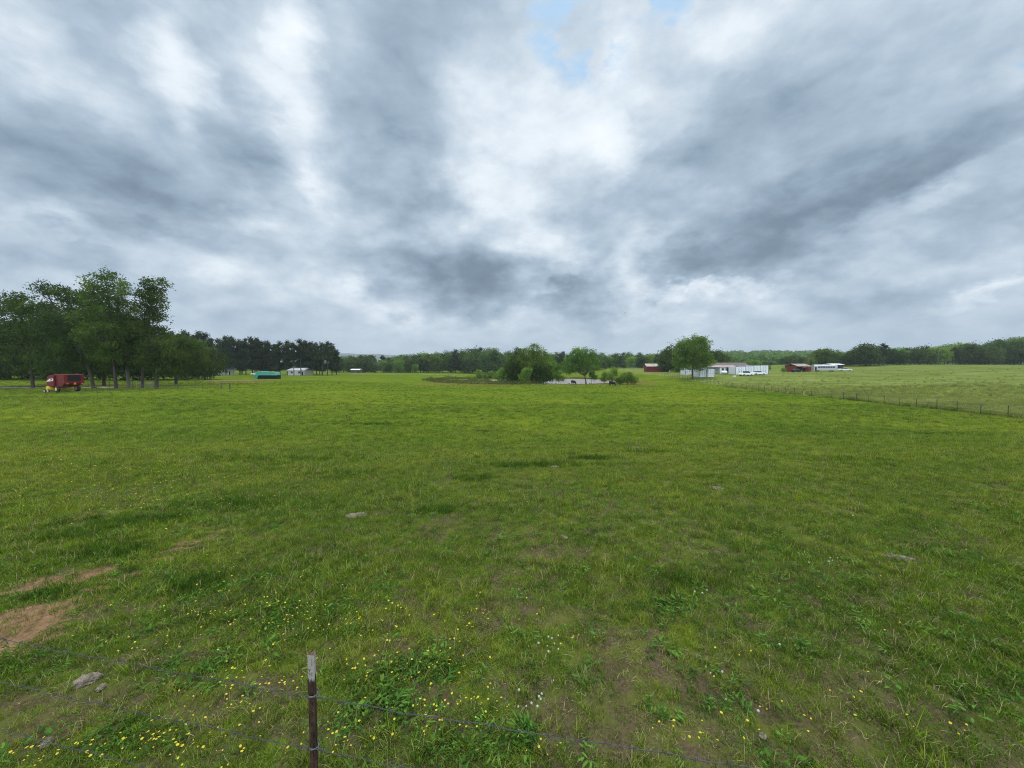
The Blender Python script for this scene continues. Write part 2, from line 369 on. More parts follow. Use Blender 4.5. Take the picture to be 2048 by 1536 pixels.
bm_ = masknodes(t, pos, BROWN); gc = t.mix(t.rng(bm_, .15, .6, 0, .4), gc, t.mix(speck, (.07, .045, .03), (.17, .12, .075)))
sm = masknodes(t, pos, SOIL); redsoil = t.mix(t.rng(t.noise(pos, 11, 6, .75), .32, .68), (.13, .078, .045), (.34, .205, .12))
gc = t.mix(t.rng(t.m('ADD', sm, t.m('MULTIPLY', t.m('SUBTRACT', t.noise(pos, 5, 6, .75), .5), 1.5)), .24, .42), gc, redsoil)
bankc = t.rng(t.node('ShaderNodeSeparateXYZ', {0: pos}).outputs[2], -.12, .16, 1, 0)
bk = t.m('MULTIPLY', bankc, t.rng(yy, 105, 112)); bk = t.m('MULTIPLY', bk, t.rng(yy, 200, 190))
gc = t.mix(t.m('MULTIPLY', bk, .8), gc, t.mix(mid, (.12, .07, .035), (.25, .14, .07)))
farw = t.rng(yy, 420, 520); gc = t.mix(farw, gc, (.035, .06, .02))
t.l.new(gc, b.inputs['Base Color'])
bn = t.node('ShaderNodeBump', {'Height': t.m('ADD', t.noise(pos, 6, 5, .7), t.m('MULTIPLY', t.noise(pos, .8, 3, .6), 2.))}); bn.inputs['Strength'].default_value = .8; bn.inputs['Distance'].default_value = .12
t.l.new(bn.outputs[0], b.inputs['Normal'])

# ------------------------------------------------------------------ ground, pond, hills
xp = np.concatenate([np.arange(0, 160, .8), np.geomspace(160, 12000, 60)]); xs = np.concatenate([-xp[::-1][:-1], xp])
ys = np.concatenate([np.linspace(-40, 0, 15)[:-1], np.linspace(0, 110, 130)[:-1], np.linspace(110, 195, 130)[:-1], np.geomspace(195, 12000, 90)])
X, Y = np.meshgrid(xs, ys); Z = T(X, Y); nx = len(xs); ny = len(ys)
i = np.arange(nx-1)[None, :]+np.arange(ny-1)[:, None]*nx
faces = np.stack([i, i+1, i+1+nx, i+nx], -1).reshape(-1, 4)
ground = link(bpy.data.objects.new('ground', npmesh('ground', np.stack([X, Y, Z], -1).reshape(-1, 3), faces, 4, gm, smooth=True)))
tag(ground, kind='structure')
wm = bpy.data.materials.new('pond_water'); wm.use_nodes = True; t = NT(wm.node_tree); b = t.n['Principled BSDF']
b.inputs['Base Color'].default_value = (.12, .09, .055, 1); b.inputs['Roughness'].default_value = .32; b.inputs['Specular IOR Level'].default_value = .9; b.inputs['IOR'].default_value = 1.9
bn = t.node('ShaderNodeBump', {'Height': t.noise(t.node('ShaderNodeNewGeometry').outputs['Position'], 1.5, 3, .5)}); bn.inputs['Strength'].default_value = 1.; bn.inputs['Distance'].default_value = .3
t.l.new(bn.outputs[0], b.inputs['Normal'])
ang = np.linspace(0, 2*np.pi, 97)[:-1]
pv = [(POND[0]+POND[2]*1.25*math.cos(a), POND[1]+POND[3]*1.25*math.sin(a), -.12) for a in ang]
pm = MB().add(pv, [tuple(range(96))]); po = pm.build('water', wm); tag(po, 'brown farm pond reflecting the sky behind the trees', 'pond', kind='structure')
# far ridge
hm = bpy.data.materials.new('ridge_forest'); hm.use_nodes = True; t = NT(hm.node_tree); b = t.n['Principled BSDF']; b.inputs['Roughness'].default_value = 1
pos = t.node('ShaderNodeNewGeometry').outputs['Position']; t.l.new(t.ramp(t.noise(pos, .012, 5, .7), [(.35, (.02, .04, .016)), (.65, (.05, .08, .03))]), b.inputs['Base Color'])
hx = np.linspace(-5200, 1500, 260); hy = np.linspace(3000, 5200, 50); HX, HY = np.meshgrid(hx, hy)
rid = 160+10*np.sin(HX*.0021+1)+6*np.sin(HX*.007)+4*np.sin(HX*.019+2)
rid = rid*(1-ss(-1150, -350, HX))*np.exp(-((HY-3900)/520)**2)+10*np.sin(HX*.03)*np.sin(HY*.021)*.3-15
i = np.arange(259)[None, :]+np.arange(49)[:, None]*260
hl = link(bpy.data.objects.new('hills', npmesh('hills', np.stack([HX, HY, rid], -1).reshape(-1, 3), np.stack([i, i+1, i+261, i+260], -1).reshape(-1, 4), 4, hm, smooth=True)))
tag(hl, kind='structure')
# gravel road beyond the pasture
def strip(name, pts, w, m, lift=.03):
    v = []; f = []
    for k, (x, y) in enumerate(pts):
        for s in (-1, 1): v.append((x, y+s*w/2, Tz(x, y+s*w/2)+lift))
        if k: f.append((2*k-2, 2*k, 2*k+1, 2*k-1))
    return tag(MB().add(v, f).build(name, m), kind='structure')
strip('gravel_road', [(x, 232+2*math.sin(x*.02)) for x in range(-330, -30, 4)], 4.5, M['grav'])
strip('farm_track', [(x, 76.5+.5*math.sin(x*.1)) for x in range(-150, -76, 2)], 3, M['grav'])

# ------------------------------------------------------------------ haze
def build_haze():
    m = bpy.data.materials.new('haze'); m.use_nodes = True; t = NT(m.node_tree); t.n.clear()
    o = t.node('ShaderNodeOutputMaterial'); p = t.node('ShaderNodeVolumePrincipled')
    p.inputs['Color'].default_value = (.80, .90, 1, 1); p.inputs['Density'].default_value = .00017; p.inputs['Anisotropy'].default_value = .2
    t.l.new(p.outputs[0], o.inputs['Volume'])
    ob = MB().box(-12200, 12200, -300, 12300, -22, 205).build('haze', m); tag(ob, 'thin pale haze over the whole farmland', 'haze', kind='stuff')
build_haze()

# ------------------------------------------------------------------ leaves and trees
def unit(n):
    v = rng.normal(size=(n, 3)); return v/np.linalg.norm(v, axis=1)[:, None]
def cards(cen, size, asp=.6, up=.0):
    n = len(cen); nrm = unit(n); nrm[:, 2] += up; nrm /= np.linalg.norm(nrm, axis=1)[:, None]
    a = np.cross(nrm, unit(n)); a /= np.linalg.norm(a, axis=1)[:, None]; b_ = np.cross(nrm, a)
    s = (size*rng.uniform(.6, 1.35, n))[:, None]
    v = np.stack([cen-a*s*.5, cen-b_*s*asp*.5+a*s*.05, cen+a*s*.5, cen+b_*s*asp*.5+a*s*.05], 1).reshape(-1, 3)
    return v, np.arange(n*4).reshape(-1, 4)
def crown_points(lobes, nclump, per, cr, hollow=.45, flat=.8):
    L_ = np.array(lobes, float); w = (L_[:, 3]*L_[:, 4]*L_[:, 5])**.7; w /= w.sum()
    k = rng.choice(len(L_), nclump, p=w); d = unit(nclump)
    r = (hollow+(1-hollow)*rng.random(nclump)**.6)*rng.uniform(.82, 1.12, nclump)
    c = L_[k, :3]+L_[k, 3:]*d*r[:, None]
    sz = cr*rng.uniform(.5, 1.3, nclump)
    off = np.clip(rng.normal(size=(nclump, per, 3))*.5, -.85, .85); off[..., 2] *= flat
    p = c[:, None, :]+off*sz[:, None, None]
    return c, k, p.reshape(-1, 3)
def tree(name, base, lobes, label, cat='tree', group=None, leaf=.3, nclump=260, per=34, cr=.9, tr=.3, lm='leaf', bark='bark', hollow=.45, forks=None, trunk_top=None, up=.2, lean=0):
    """lobes are (x,y,z,rx,ry,rz) relative to the base"""
    root = empty(name, base, label, cat, group)
    c, k, p = crown_points(lobes, nclump, per, cr, hollow); p[:, 2] = np.maximum(p[:, 2], .15)
    v, f = cards(p, leaf, up=up)
    cm = npmesh('crown', v, f, 4, M[lm]); co = link(bpy.data.objects.new('crown', cm), root)
    tb = MB(); L_ = np.array(lobes, float); ztop = trunk_top or max(1.2, float(np.min(L_[:, 2]-L_[:, 5]*.3)))
    topx = float(np.average(L_[:, 0]))*.25+lean
    tb.tube([(0, 0, -.3), (0, 0, .15), (topx*.3, 0, ztop*.5), (topx, 0, ztop)], [tr*1.2, tr*.85, tr*.7, tr*.6], 9)
    for l in L_:
        e = Vector(l[:3]); s = Vector((topx, 0, ztop*.97)); mdp = s.lerp(e, .5)+Vector((rng.normal()*.3, rng.normal()*.3, (e-s).length*.08))
        tb.tube([s, mdp, e, e+Vector((rng.normal()*.3, rng.normal()*.3, l[5]*.7))], [tr*.6, tr*.38, tr*.22, tr*.05], 6, False)
    for j in range(0, len(c), 5):
        e = Vector(c[j]); s = Vector(L_[k[j], :3]); s = s.lerp(Vector((topx, 0, ztop)), .25)
        tb.tube([s, s.lerp(e, .55)+Vector((0, 0, .25)), e], [tr*.17, tr*.10, tr*.04], 4, False)
    tb.build('trunk', M[bark], root, smooth=True)
    return root
def plobes(px0, Yb, base, ls):     # lobes read off as columns/rows/half-widths in pixels at distance Yb
    out = []; mpp = Yb/F
    for (px, py, rx, rz, *o) in ls:
        q = at(px, py, Yb+(o[0] if o else 0)); out.append((q.x-base.x, q.y-base.y, q.z-base.z, rx*mpp, (rx+rz)*.5*mpp, rz*mpp))
    return out
def ptree(name, px, Y, ls, label, **kw):
    b_ = gp(px, Y); return tree(name, b_, plobes(px, Y, b_, ls), label, **kw)

G_L = 'broadleaf trees around the baler'
ptree('pecan_tree', 232, 71, [(212, 566, 34, 26), (236, 590, 22, 24), (190, 592, 22, 22), (215, 622, 42, 28), (238, 655, 44, 32, 2), (205, 672, 42, 30, -2), (232, 708, 40, 22), (180, 640, 36, 26)],
      'tallest tree of the left grove, its airy round top standing against the sky', group=G_L, leaf=.34, nclump=560, per=34, cr=1.15, tr=.33, lm='leaf')
ptree('pecan_tree', 285, 72, [(308, 572, 20, 20), (300, 592, 22, 18), (312, 610, 18, 16), (288, 622, 24, 18), (322, 636, 16, 10), (276, 655, 34, 24), (300, 668, 30, 24), (275, 704, 36, 20), (308, 700, 26, 20)],
      'slender tall tree with a narrow broken top at the right end of the left grove', group=G_L, leaf=.34, nclump=440, per=30, cr=1., tr=.28, lm='leaf')
ptree('pecan_tree', 187, 73, [(132, 592, 34, 16), (90, 578, 22, 14), (165, 600, 26, 18), (160, 640, 44, 30), (120, 660, 40, 32), (165, 700, 44, 34), (120, 720, 44, 30)],
      'broad dark tree standing right behind the red baler', group=G_L, leaf=.34, nclump=520, per=34, cr=1.2, tr=.34, lm='leafd')
ptree('oak_tree', 258, 74, [(262, 660, 30, 26), (250, 700, 40, 30), (228, 725, 30, 18), (282, 720, 26, 18)], 'pale trunked leaning tree between the grove\'s two tallest trees', group=G_L, leaf=.34, nclump=300, per=30, cr=1.1, tr=.36, lm='leaf', bark='barkpale', lean=-.4)
ptree('oak_tree', 313, 70, [(318, 700, 30, 24), (345, 715, 28, 18), (300, 725, 28, 14), (332, 738, 30, 12)], 'low dark tree with a thick black trunk, rightmost trunk of the left grove', group=G_L, leaf=.32, nclump=280, per=30, cr=1., tr=.36, lm='leafd')
ptree('oak_tree', 352, 88, [(345, 688, 36, 22), (378, 700, 28, 22), (395, 722, 20, 18), (355, 725, 36, 18), (330, 712, 26, 22)], 'round green oak between the left grove and the row of pines', group=G_L, leaf=.36, nclump=380, per=32, cr=1.2, tr=.35, lm='leaf')
ptree('pecan_tree', 66, 76, [(40, 600, 30, 12), (20, 618, 30, 12), (75, 625, 40, 22), (30, 660, 44, 26), (85, 670, 44, 30), (60, 715, 60, 32)], 'spreading tree with layered boughs left of the red baler', group=G_L, leaf=.36, nclump=480, per=32, cr=1.2, tr=.33, lm='leafd')
ptree('pecan_tree', 118, 84, [(118, 640, 44, 34), (90, 690, 44, 36), (145, 690, 44, 36), (115, 730, 50, 24)], 'tree filling the shade behind the left side of the baler', group=G_L, leaf=.4, nclump=420, per=34, cr=1.4, tr=.3, lm='leafd')
ptree('pecan_tree', -12, 78, [(-10, 610, 40, 24), (-30, 660, 50, 40), (10, 690, 40, 40), (-20, 730, 60, 26)], 'tree cut by the left edge of the picture', group=G_L, leaf=.38, nclump=330, per=32, cr=1.4, tr=.36, lm='leafd')
ptree('pecan_tree', 208, 86, [(205, 650, 50, 40), (190, 700, 50, 36), (240, 690, 40, 34), (215, 735, 44, 16)], 'dark tree in the back of the grove behind the tallest one', group=G_L, leaf=.4, nclump=330, per=32, cr=1.4, tr=.36, lm='leafd')

# prototypes reused for rows and tree lines
def proto(kind, H, Wd, lm, leaf, nclump, per, cr):
    b_ = Vector((0, 0, 0)); l = []
    if kind == 'round':
        l = [(0, 0, H*.55, Wd*.5, Wd*.5, H*.36), (Wd*.18, 0, H*.78, Wd*.3, Wd*.3, H*.2), (-Wd*.22, .1, H*.7, Wd*.28, Wd*.28, H*.2), (.1, 0, H*.3, Wd*.46, Wd*.46, H*.25), (Wd*.05, 0, H*.88, Wd*.16, Wd*.16, H*.1)]
    elif kind == 'broad':
        l = [(-Wd*.2, 0, H*.6, Wd*.32, Wd*.36, H*.3), (Wd*.22, 0, H*.55, Wd*.3, Wd*.36, H*.3), (0, 0, H*.82, Wd*.24, Wd*.26, H*.16), (0, 0, H*.3, Wd*.48, Wd*.46, H*.24), (-Wd*.3, 0, H*.42, Wd*.22, Wd*.25, H*.2)]
    elif kind == 'tall':
        l = [(0, 0, H*.5, Wd*.42, Wd*.42, H*.32), (Wd*.06, 0, H*.75, Wd*.3, Wd*.3, H*.2), (-Wd*.04, 0, H*.91, Wd*.15, Wd*.15, H*.09), (0, 0, H*.26, Wd*.44, Wd*.44, H*.22)]
    elif kind == 'pine':
        z = .22
        for q in range(8):
            fr = q/7; rr = Wd*(.36+.16*math.sin(q*2.3))*(1-.62*fr**2.2)
            a = q*2.4; l.append((math.cos(a)*rr*.35, math.sin(a)*rr*.35, H*(z+fr*(.93-z)), rr, rr, H*.062))
    elif kind == 'pinebare':
        for q in range(7):
            fr = q/6; rr = Wd*(.30+.16*math.sin(q*2.9+1))*(1-.45*fr**2); a = q*2.4
            l.append((math.cos(a)*rr*.6, math.sin(a)*rr*.6, H*(.5+fr*.43), rr, rr, H*.05))
    r = tree('tree', b_, l, 'x', 'tree', leaf=leaf, nclump=nclump, per=per, cr=cr, tr=.026*H*.6, lm=lm, hollow=.3 if 'pine' in kind else .45, trunk_top=H*(.75 if 'pine' in kind else .3), up=.6 if 'pine' in kind else .2)
    return r
PR = {}
def place(key, loc, sx, sz, rz, name, label, group, cat='tree'):
    src = PR[key]
    if not src.get('used'):
        src['used'] = 1
    r = src['root'].copy(); link(r); r.location = loc; r.scale = (sx, sx, sz); r.rotation_euler.z = rz; r.name = name
    tag(r, label, cat, group)
    for ch in src['root'].children:
        c = ch.copy(); C.objects.link(c); c.parent = r
    return r
for key, a in dict(r1=('round', 14, 11, 'mixl', .62, 230, 22, 1.7), r2=('round', 13, 12, 'leaf', .62, 230, 22, 1.7), b1=('broad', 13, 13, 'mixl', .62, 240, 22, 1.7), b2=('broad', 12, 12, 'leafd', .62, 240, 22, 1.7),
                   t1=('tall', 16, 9, 'leafd', .6, 220, 22, 1.6), l1=('round', 11, 10, 'leafl', .6, 210, 22, 1.6),
                   p1=('pine', 18, 8, 'pine', .55, 330, 24, 1.15), p2=('pine', 18, 7, 'pine', .55, 300, 24, 1.1), p3=('pinebare', 18, 7, 'pine', .5, 200, 24, 1.1)).items():
    PR[key] = {'root': proto(*a)}
PH = dict(r1=14, r2=13, b1=13, b2=12, t1=16, l1=11, p1=18, p2=18, p3=18)

# row of pines
ptop = [(335, 664), (345, 662), (368, 660), (378, 664), (398, 662), (412, 664), (424, 676), (440, 676), (452, 671), (466, 672), (480, 678), (492, 676), (505, 673), (514, 674), (527, 682), (538, 681), (550, 688), (560, 682), (575, 680), (588, 684), (602, 677), (612, 680), (622, 682), (633, 684), (645, 684), (655, 682), (664, 686), (673, 698)]
for q, (px, py) in enumerate(ptop):
    Yt = 200+rng.uniform(-8, 10); b_ = gp(px, Yt); H = zh(py, Yt, b_.z); key = ['p3', 'p2', 'p3', 'p1', 'p3'][q % 5]
    if q in (22, 27): key = 'p1'
    s = H/PH[key]; place(key, b_, s*rng.uniform(.9, 1.15), s, rng.uniform(0, 6.28), 'pine_tree', 'dark pine in the row behind the teal hull', 'row of dark pines at the back left')
for q in range(32):
    px = rng.uniform(345, 668); Yt = rng.uniform(214, 226); b_ = gp(px, Yt); H = zh(np.interp(px, [p[0] for p in ptop], [p[1] for p in ptop])+rng.uniform(10, 32), Yt, b_.z)
    key = ['p1', 'p2'][q % 2]; s = H/18; place(key, b_, s*1.1, s, rng.uniform(0, 6.28), 'pine_tree', 'dark pine in the second rank behind the front row of pines', 'second rank of pines at the back left')
# dark wood behind the left grove
for q, px in enumerate(np.linspace(-120, 420, 24)):
    Yt = 122+rng.uniform(-8, 12); b_ = gp(px, Yt); H = zh(np.interp(px, [-100, 100, 250, 330, 420], [650, 640, 655, 668, 690])+rng.uniform(-6, 14), Yt, b_.z)
    key = ['b2', 't1', 'r1', 'b2'][q % 4]; s = H/PH[key]
    place(key, b_, s*.95, s, rng.uniform(0, 6.28), 'shade_tree', 'shaded tree in the dark wood behind the left grove', 'dark wood behind the left grove')
# tree line beyond the pasture and the pond
prof = [(670, 714), (690, 712), (720, 712), (760, 714), (800, 709), (880, 705), (915, 700), (940, 697), (975, 698), (1010, 704), (1060, 706), (1100, 704), (1150, 708), (1250, 708), (1290, 704), (1320, 708), (1345, 706)]
for row, (Y0, n, dy_) in enumerate(((292, 52, 4), (316, 46, 0))):
    for q, px in enumerate(np.linspace(672, 1352, n)):
        px = px+rng.uniform(-4, 4); Yt = Y0+rng.uniform(-7, 7); b_ = gp(px, Yt)
        H = zh(np.interp(px, [p[0] for p in prof], [p[1] for p in prof])+dy_+rng.uniform(-4, 5), Yt, b_.z)
        key = rng.choice(['r1', 'b1', 'b2', 't1', 'r2', 'l1', 'p1', 'p3']); s = H/PH[key]
        if px < 1015: lb, g = 'tree in the wood beyond the pasture, left of the pond trees', 'wood beyond the pasture, left of the pond'
        else: lb, g = 'tree in the wood beyond the pond, between pond trees and red barn', 'wood beyond the pond'
        if row: lb = lb.replace('tree in', 'rear tree in'); g += ', rear rank'
        place(key, b_, s*(rng.uniform(.9, 1.25)*(1.25 if px < 860 else 1) if key[0] != 'p' else 1.3), s, rng.uniform(0, 6.28), 'woodland_tree', lb, g)
place('l1', gp(797, 276), .95, .85, 1., 'woodland_tree', 'light green domed tree in front of the wood left of the pond', None)
place('l1', gp(830, 280), .6, .6, 1., 'woodland_tree', 'small pale tree at the foot of the wood left of the pond', None)
# right-hand tree line
profr = [(1620, 712), (1640, 698), (1655, 697), (1670, 704), (1690, 710), (1702, 700), (1720, 692), (1733, 687), (1745, 694), (1765, 688), (1778, 699), (1800, 696), (1830, 697), (1845, 690), (1860, 696), (1880, 692), (1898, 686), (1925, 690), (1940, 684), (1960, 690), (1985, 682), (2010, 677), (2048, 674), (2120, 672)]
for row, (Y0, n, dy_) in enumerate(((236, 38, 2), (262, 32, 0))):
    for q, px in enumerate(np.linspace(1632, 2110, n)):
        px = px+rng.uniform(-4, 4); Yt = Y0+rng.uniform(-6, 6); b_ = gp(px, Yt)
        H = zh(np.interp(px, [p[0] for p in profr], [p[1] for p in profr])+dy_+rng.uniform(-3, 5), Yt, b_.z)
        key = rng.choice(['r1', 'b1', 'b2', 'r2', 'b2', 't1', 'l1', 'p3']); s = H/PH[key]
        lb, g = 'tree in the wood behind the hayfield crest on the right', 'wood behind the hayfield'
        if row: lb, g = 'rear tree in the wood behind the hayfield on the right', 'wood behind the hayfield, rear rank'
        place(key, b_, s*rng.uniform(.95, 1.2), s, rng.uniform(0, 6.28), 'woodland_tree', lb, g)
b_ = gp(1766, 228); place('p3', b_, zh(686, 228, b_.z)/18*1.1, zh(686, 228, b_.z)/18, .4, 'pine_tree', 'lone bare-trunked pine rising above the right-hand wood', None)
b_ = gp(1733, 226); place('b2', b_, 1.35, zh(686, 226, b_.z)/12, .4, 'oak_tree', 'big dark oak left of the lone pine behind the hayfield', None)
# trees around the farmstead
ptree('maple_tree', 1385, 126, [(1384, 692, 30, 20), (1400, 690, 22, 18), (1368, 700, 22, 18), (1392, 712, 32, 18), (1366, 722, 22, 14), (1405, 722, 22, 14), (1385, 730, 30, 11)],
      'big full round maple rising beside the white storage containers', leaf=.4, nclump=620, per=36, cr=1.2, tr=.35, lm='leafm', hollow=.55)
for px, Yt, py, key, w_, nm, lb in [(1342, 190, 690, 'b2', .8, 'oak_tree', 'dark tree directly left of the big maple'), (1330, 196, 700, 'r1', .7, 'oak_tree', 'lower dark tree behind the right end of the red barn'), (1357, 165, 733, 'r2', .5, 'shrub', 'small bush under the left side of the big maple'),
                                   (1432, 195, 699, 'b2', .75, 'oak_tree', 'dark tree behind the right side of the big maple'), (1447, 205, 708, 'r1', .6, 'oak_tree', 'dark tree behind the mobile home roof'), (1420, 205, 702, 'b2', .8, 'oak_tree', 'tree just visible past the right edge of the maple crown')]:
    b_ = gp(px, Yt); H = zh(py, Yt, b_.z); place(key, b_, H/PH[key]*(1 if w_ > .5 else 1.6), H/PH[key], px, nm, lb, None)
for q, px in enumerate(np.linspace(1462, 1640, 22)):
    Yt = 330+rng.uniform(-20, 20); b_ = gp(px, Yt); H = zh(np.interp(px, [1460, 1500, 1540, 1565, 1585, 1600, 1620, 1640], [722, 720, 722, 712, 703, 708, 716, 712])+rng.uniform(0, 5), Yt, b_.z)
    key = ['l1', 'r2', 'l1', 'b1'][q % 4]; s = H/PH[key]; place(key, b_, max(s, .7)*1.05, s, rng.uniform(0, 6.28), 'woodland_tree', 'light green tree in the hollow behind the white containers and red shed', 'light green trees in the hollow behind the farmstead')
for px, Yt, py, lb in [(1512, 215, 721, 'bright round tree behind the white container row'), (1536, 205, 729, 'low bush at the right end of the container row'), (1567, 168, 735, 'dark green bush left of the open red shed'), (1620, 230, 716, 'leafy tree behind the red shed'), (1655, 232, 697, 'tall tree right behind the white bus')]:
    b_ = gp(px, Yt); H = zh(py, Yt, b_.z); place('l1' if py > 700 else 'r2', b_, max(H/11, .2)*1.1, H/11 if py > 700 else H/13, px, 'shrub' if py > 725 else 'farm_tree', lb, None, 'bush' if py > 725 else 'tree')
# far wooded hill: one mass of crowns
pts = []
for _ in range(2600):
    y = rng.uniform(560, 1150); x = rng.uniform(.10*y, 1.15*y); pts.append((x, y, Tz(x, y)))
for _ in range(700):
    y = rng.uniform(380, 560); x = rng.uniform(.35*y, .9*y); pts.append((x, y, Tz(x, y)))
P_ = np.array(pts); per = 46; d = unit(len(P_)*per).reshape(len(P_), per, 3); d[..., 2] = np.abs(d[..., 2])
hgt = rng.uniform(5, 8, (len(P_), 1, 1)); cc = P_[:, None, :]+d*np.array([6, 6, 1.])*np.array([1, 1, 1]) ; cc[..., 2] = P_[:, None, 2]+1+d[..., 2]*hgt[..., 0]*1.5
v, f = cards(cc.reshape(-1, 3), 2.6, .75, up=.5)
fw = link(bpy.data.objects.new('far_woods', npmesh('far_woods', v, f, 4, leafmat('far_leaf', (.05, .10, .02), (.085, .15, .028), (.14, .21, .045), sc=.03)))); tag(fw, 'hazy green wooded hill far behind the farmstead', 'woods', kind='stuff')

# ------------------------------------------------------------------ pond trees and shrubs
def shrub(name, px, Y, ls, label, lm='leafl', **kw):
    kw.setdefault('leaf', .3); kw.setdefault('nclump', 130); kw.setdefault('per', 30); kw.setdefault('cr', .75); kw.setdefault('tr', .1)
    return ptree(name, px, Y, ls, label, lm=lm, **kw)
shrub('willow_tree', 1065, 124, [(1066, 700, 17, 13), (1050, 712, 20, 15), (1082, 712, 18, 14), (1060, 728, 34, 18), (1035, 730, 20, 18), (1092, 732, 18, 18), (1064, 748, 30, 14), (1045, 756, 22, 9), (1082, 756, 24, 9), (1064, 760, 30, 6)], 'tallest loose-topped tree in the clump left of the pond', 'leafm', cat='tree', nclump=700, cr=1.1, tr=.2, leaf=.38)
shrub('cedar_tree', 1024, 121, [(1028, 726, 14, 14), (1024, 740, 18, 16), (1022, 752, 20, 10), (1024, 760, 20, 6)], 'dark cedar at the left end of the pond clump', 'leafd', cat='tree', nclump=230, cr=.9, tr=.2, leaf=.32)
shrub('cedar_tree', 1036, 126, [(1036, 702, 7, 8), (1034, 715, 12, 12), (1032, 730, 14, 14)], 'narrow dark tree spiking above the left shoulder of the pond clump', 'leafd', cat='tree', nclump=150, cr=.9, tr=.2, leaf=.32)
shrub('cedar_tree', 1086, 120, [(1084, 738, 16, 12), (1088, 750, 18, 12), (1088, 759, 18, 6)], 'dark low cedar in the middle of the pond clump', 'leafd', cat='tree', nclump=170, cr=.85, tr=.18)
shrub('shrub', 1054, 118.5, [(1054, 744, 10, 9), (1050, 754, 12, 8)], 'bright yellow-green shrub at the front of the pond clump', 'leafl', cat='shrub', nclump=90)
shrub('shrub', 1112, 121, [(1108, 732, 10, 12), (1112, 748, 14, 12), (1120, 757, 12, 7)], 'light green shrub at the right end of the pond clump beside the water', 'leafl', cat='shrub', nclump=150)
shrub('shrub', 1003, 124, [(1003, 745, 8, 9), (1000, 754, 10, 7)], 'pale shrub at the far left foot of the pond clump', 'leafl', cat='shrub', nclump=70)
shrub('oak_tree', 1172, 119, [(1160, 704, 16, 9), (1182, 706, 12, 8), (1145, 716, 14, 10), (1164, 718, 22, 11), (1188, 722, 12, 11), (1135, 730, 14, 9), (1158, 735, 20, 9), (1185, 736, 15, 8), (1140, 742, 13, 5)], 'wide spreading oak standing alone in front of the pond water', 'leafl', cat='tree', nclump=430, cr=.9, tr=.26, leaf=.34, trunk_top=2.6, hollow=.6)
shrub('sapling', 1226, 117, [(1228, 741, 8, 6), (1224, 748, 10, 6), (1220, 756, 8, 5)], 'young light green tree between the pond and the right-hand bush', 'leafl', cat='tree', nclump=110, tr=.1)
shrub('sapling', 1210, 119, [(1210, 750, 6, 6), (1208, 758, 6, 5)], 'thin sapling at the right shore of the pond', 'leafl', cat='tree', nclump=45, tr=.06)
shrub('sapling', 1183, 118, [(1184, 748, 6, 6), (1188, 755, 6, 4)], 'sapling leaning beside the spreading oak trunk', 'leafl', cat='tree', nclump=45, tr=.06)
shrub('shrub', 1255, 114, [(1250, 756, 14, 8), (1265, 760, 12, 7), (1240, 760, 10, 7), (1256, 749, 8, 5)], 'low wide bush right of the grazing cows', 'leafl', cat='shrub', nclump=210)
for px, Yt, s, lb in [(958, 172, 9, 'round bush on the far left bank of the pond'), (981, 172, 8, 'bush beside the round one on the far pond bank'), (992, 170, 7, 'bush nearest the pond clump on the far bank'), (970, 178, 5, 'low weedy bush between two bushes on the far bank')]:
    shrub('bank_bush', px, Yt, [(px, 757-s-1, s*.8, s*.8), (px, 757-s*.3, s, s*.4)], lb, 'leafl', cat='shrub', nclump=60, leaf=.36)
# weeds round the shore: one mass
pt = []
for _ in range(5200):
    a = rng.uniform(0, 2*np.pi); r_ = rng.normal(1.10, .05); x = POND[0]+POND[2]*r_*math.cos(a); y = POND[1]+POND[3]*r_*math.sin(a)
    if pond_r(x, y) < 1.0: continue
    if y < 128 and 14 < x < 34 and rng.random() < .75: continue
    nn = math.sin(x*.9)+math.sin(y*1.3+x*.5)
    if y < 145 and x > 6 and (rng.random() < .7 or nn < .5): continue
    h = ((1.1 if nn > .4 else .5)*(1.4 if x < -5 else .7) if y > 145 else (.25 if x > 6 else .95))*rng.uniform(.5, 1.2)
    for _k in range(5): pt.append((x+rng.normal()*.35, y+rng.normal()*.35, Tz(x, y)+rng.uniform(0, h)))
for _ in range(1500):
    x = rng.uniform(-34, 9); a = math.acos(max(-1, min(1, (x-POND[0])/(POND[2]*1.16)))); ry = POND[3]-20*float(ss(20, -14, x)); y = POND[1]-ry*1.14*math.sin(a)+rng.normal()*1.2
    if pond_r(x, y) < 1.02: continue
    h = rng.uniform(.4, 1.15)*(.6+.5*math.sin(x*.8)*math.sin(x*.37+1)+.2)
    for _k in range(6): pt.append((x+rng.normal()*.35, y+rng.normal()*.3, Tz(x, y)+rng.uniform(0, h)))
v, f = cards(np.array(pt), .34, .5)
tag(link(bpy.data.objects.new('shore_weeds', npmesh('shore_weeds', v, f, 4, leafmat('weed', (.05, .07, .02), (.085, .12, .025), (.14, .16, .05), sc=.5)))), 'ragged weeds and low brush along the pond shore', 'weeds', kind='stuff')

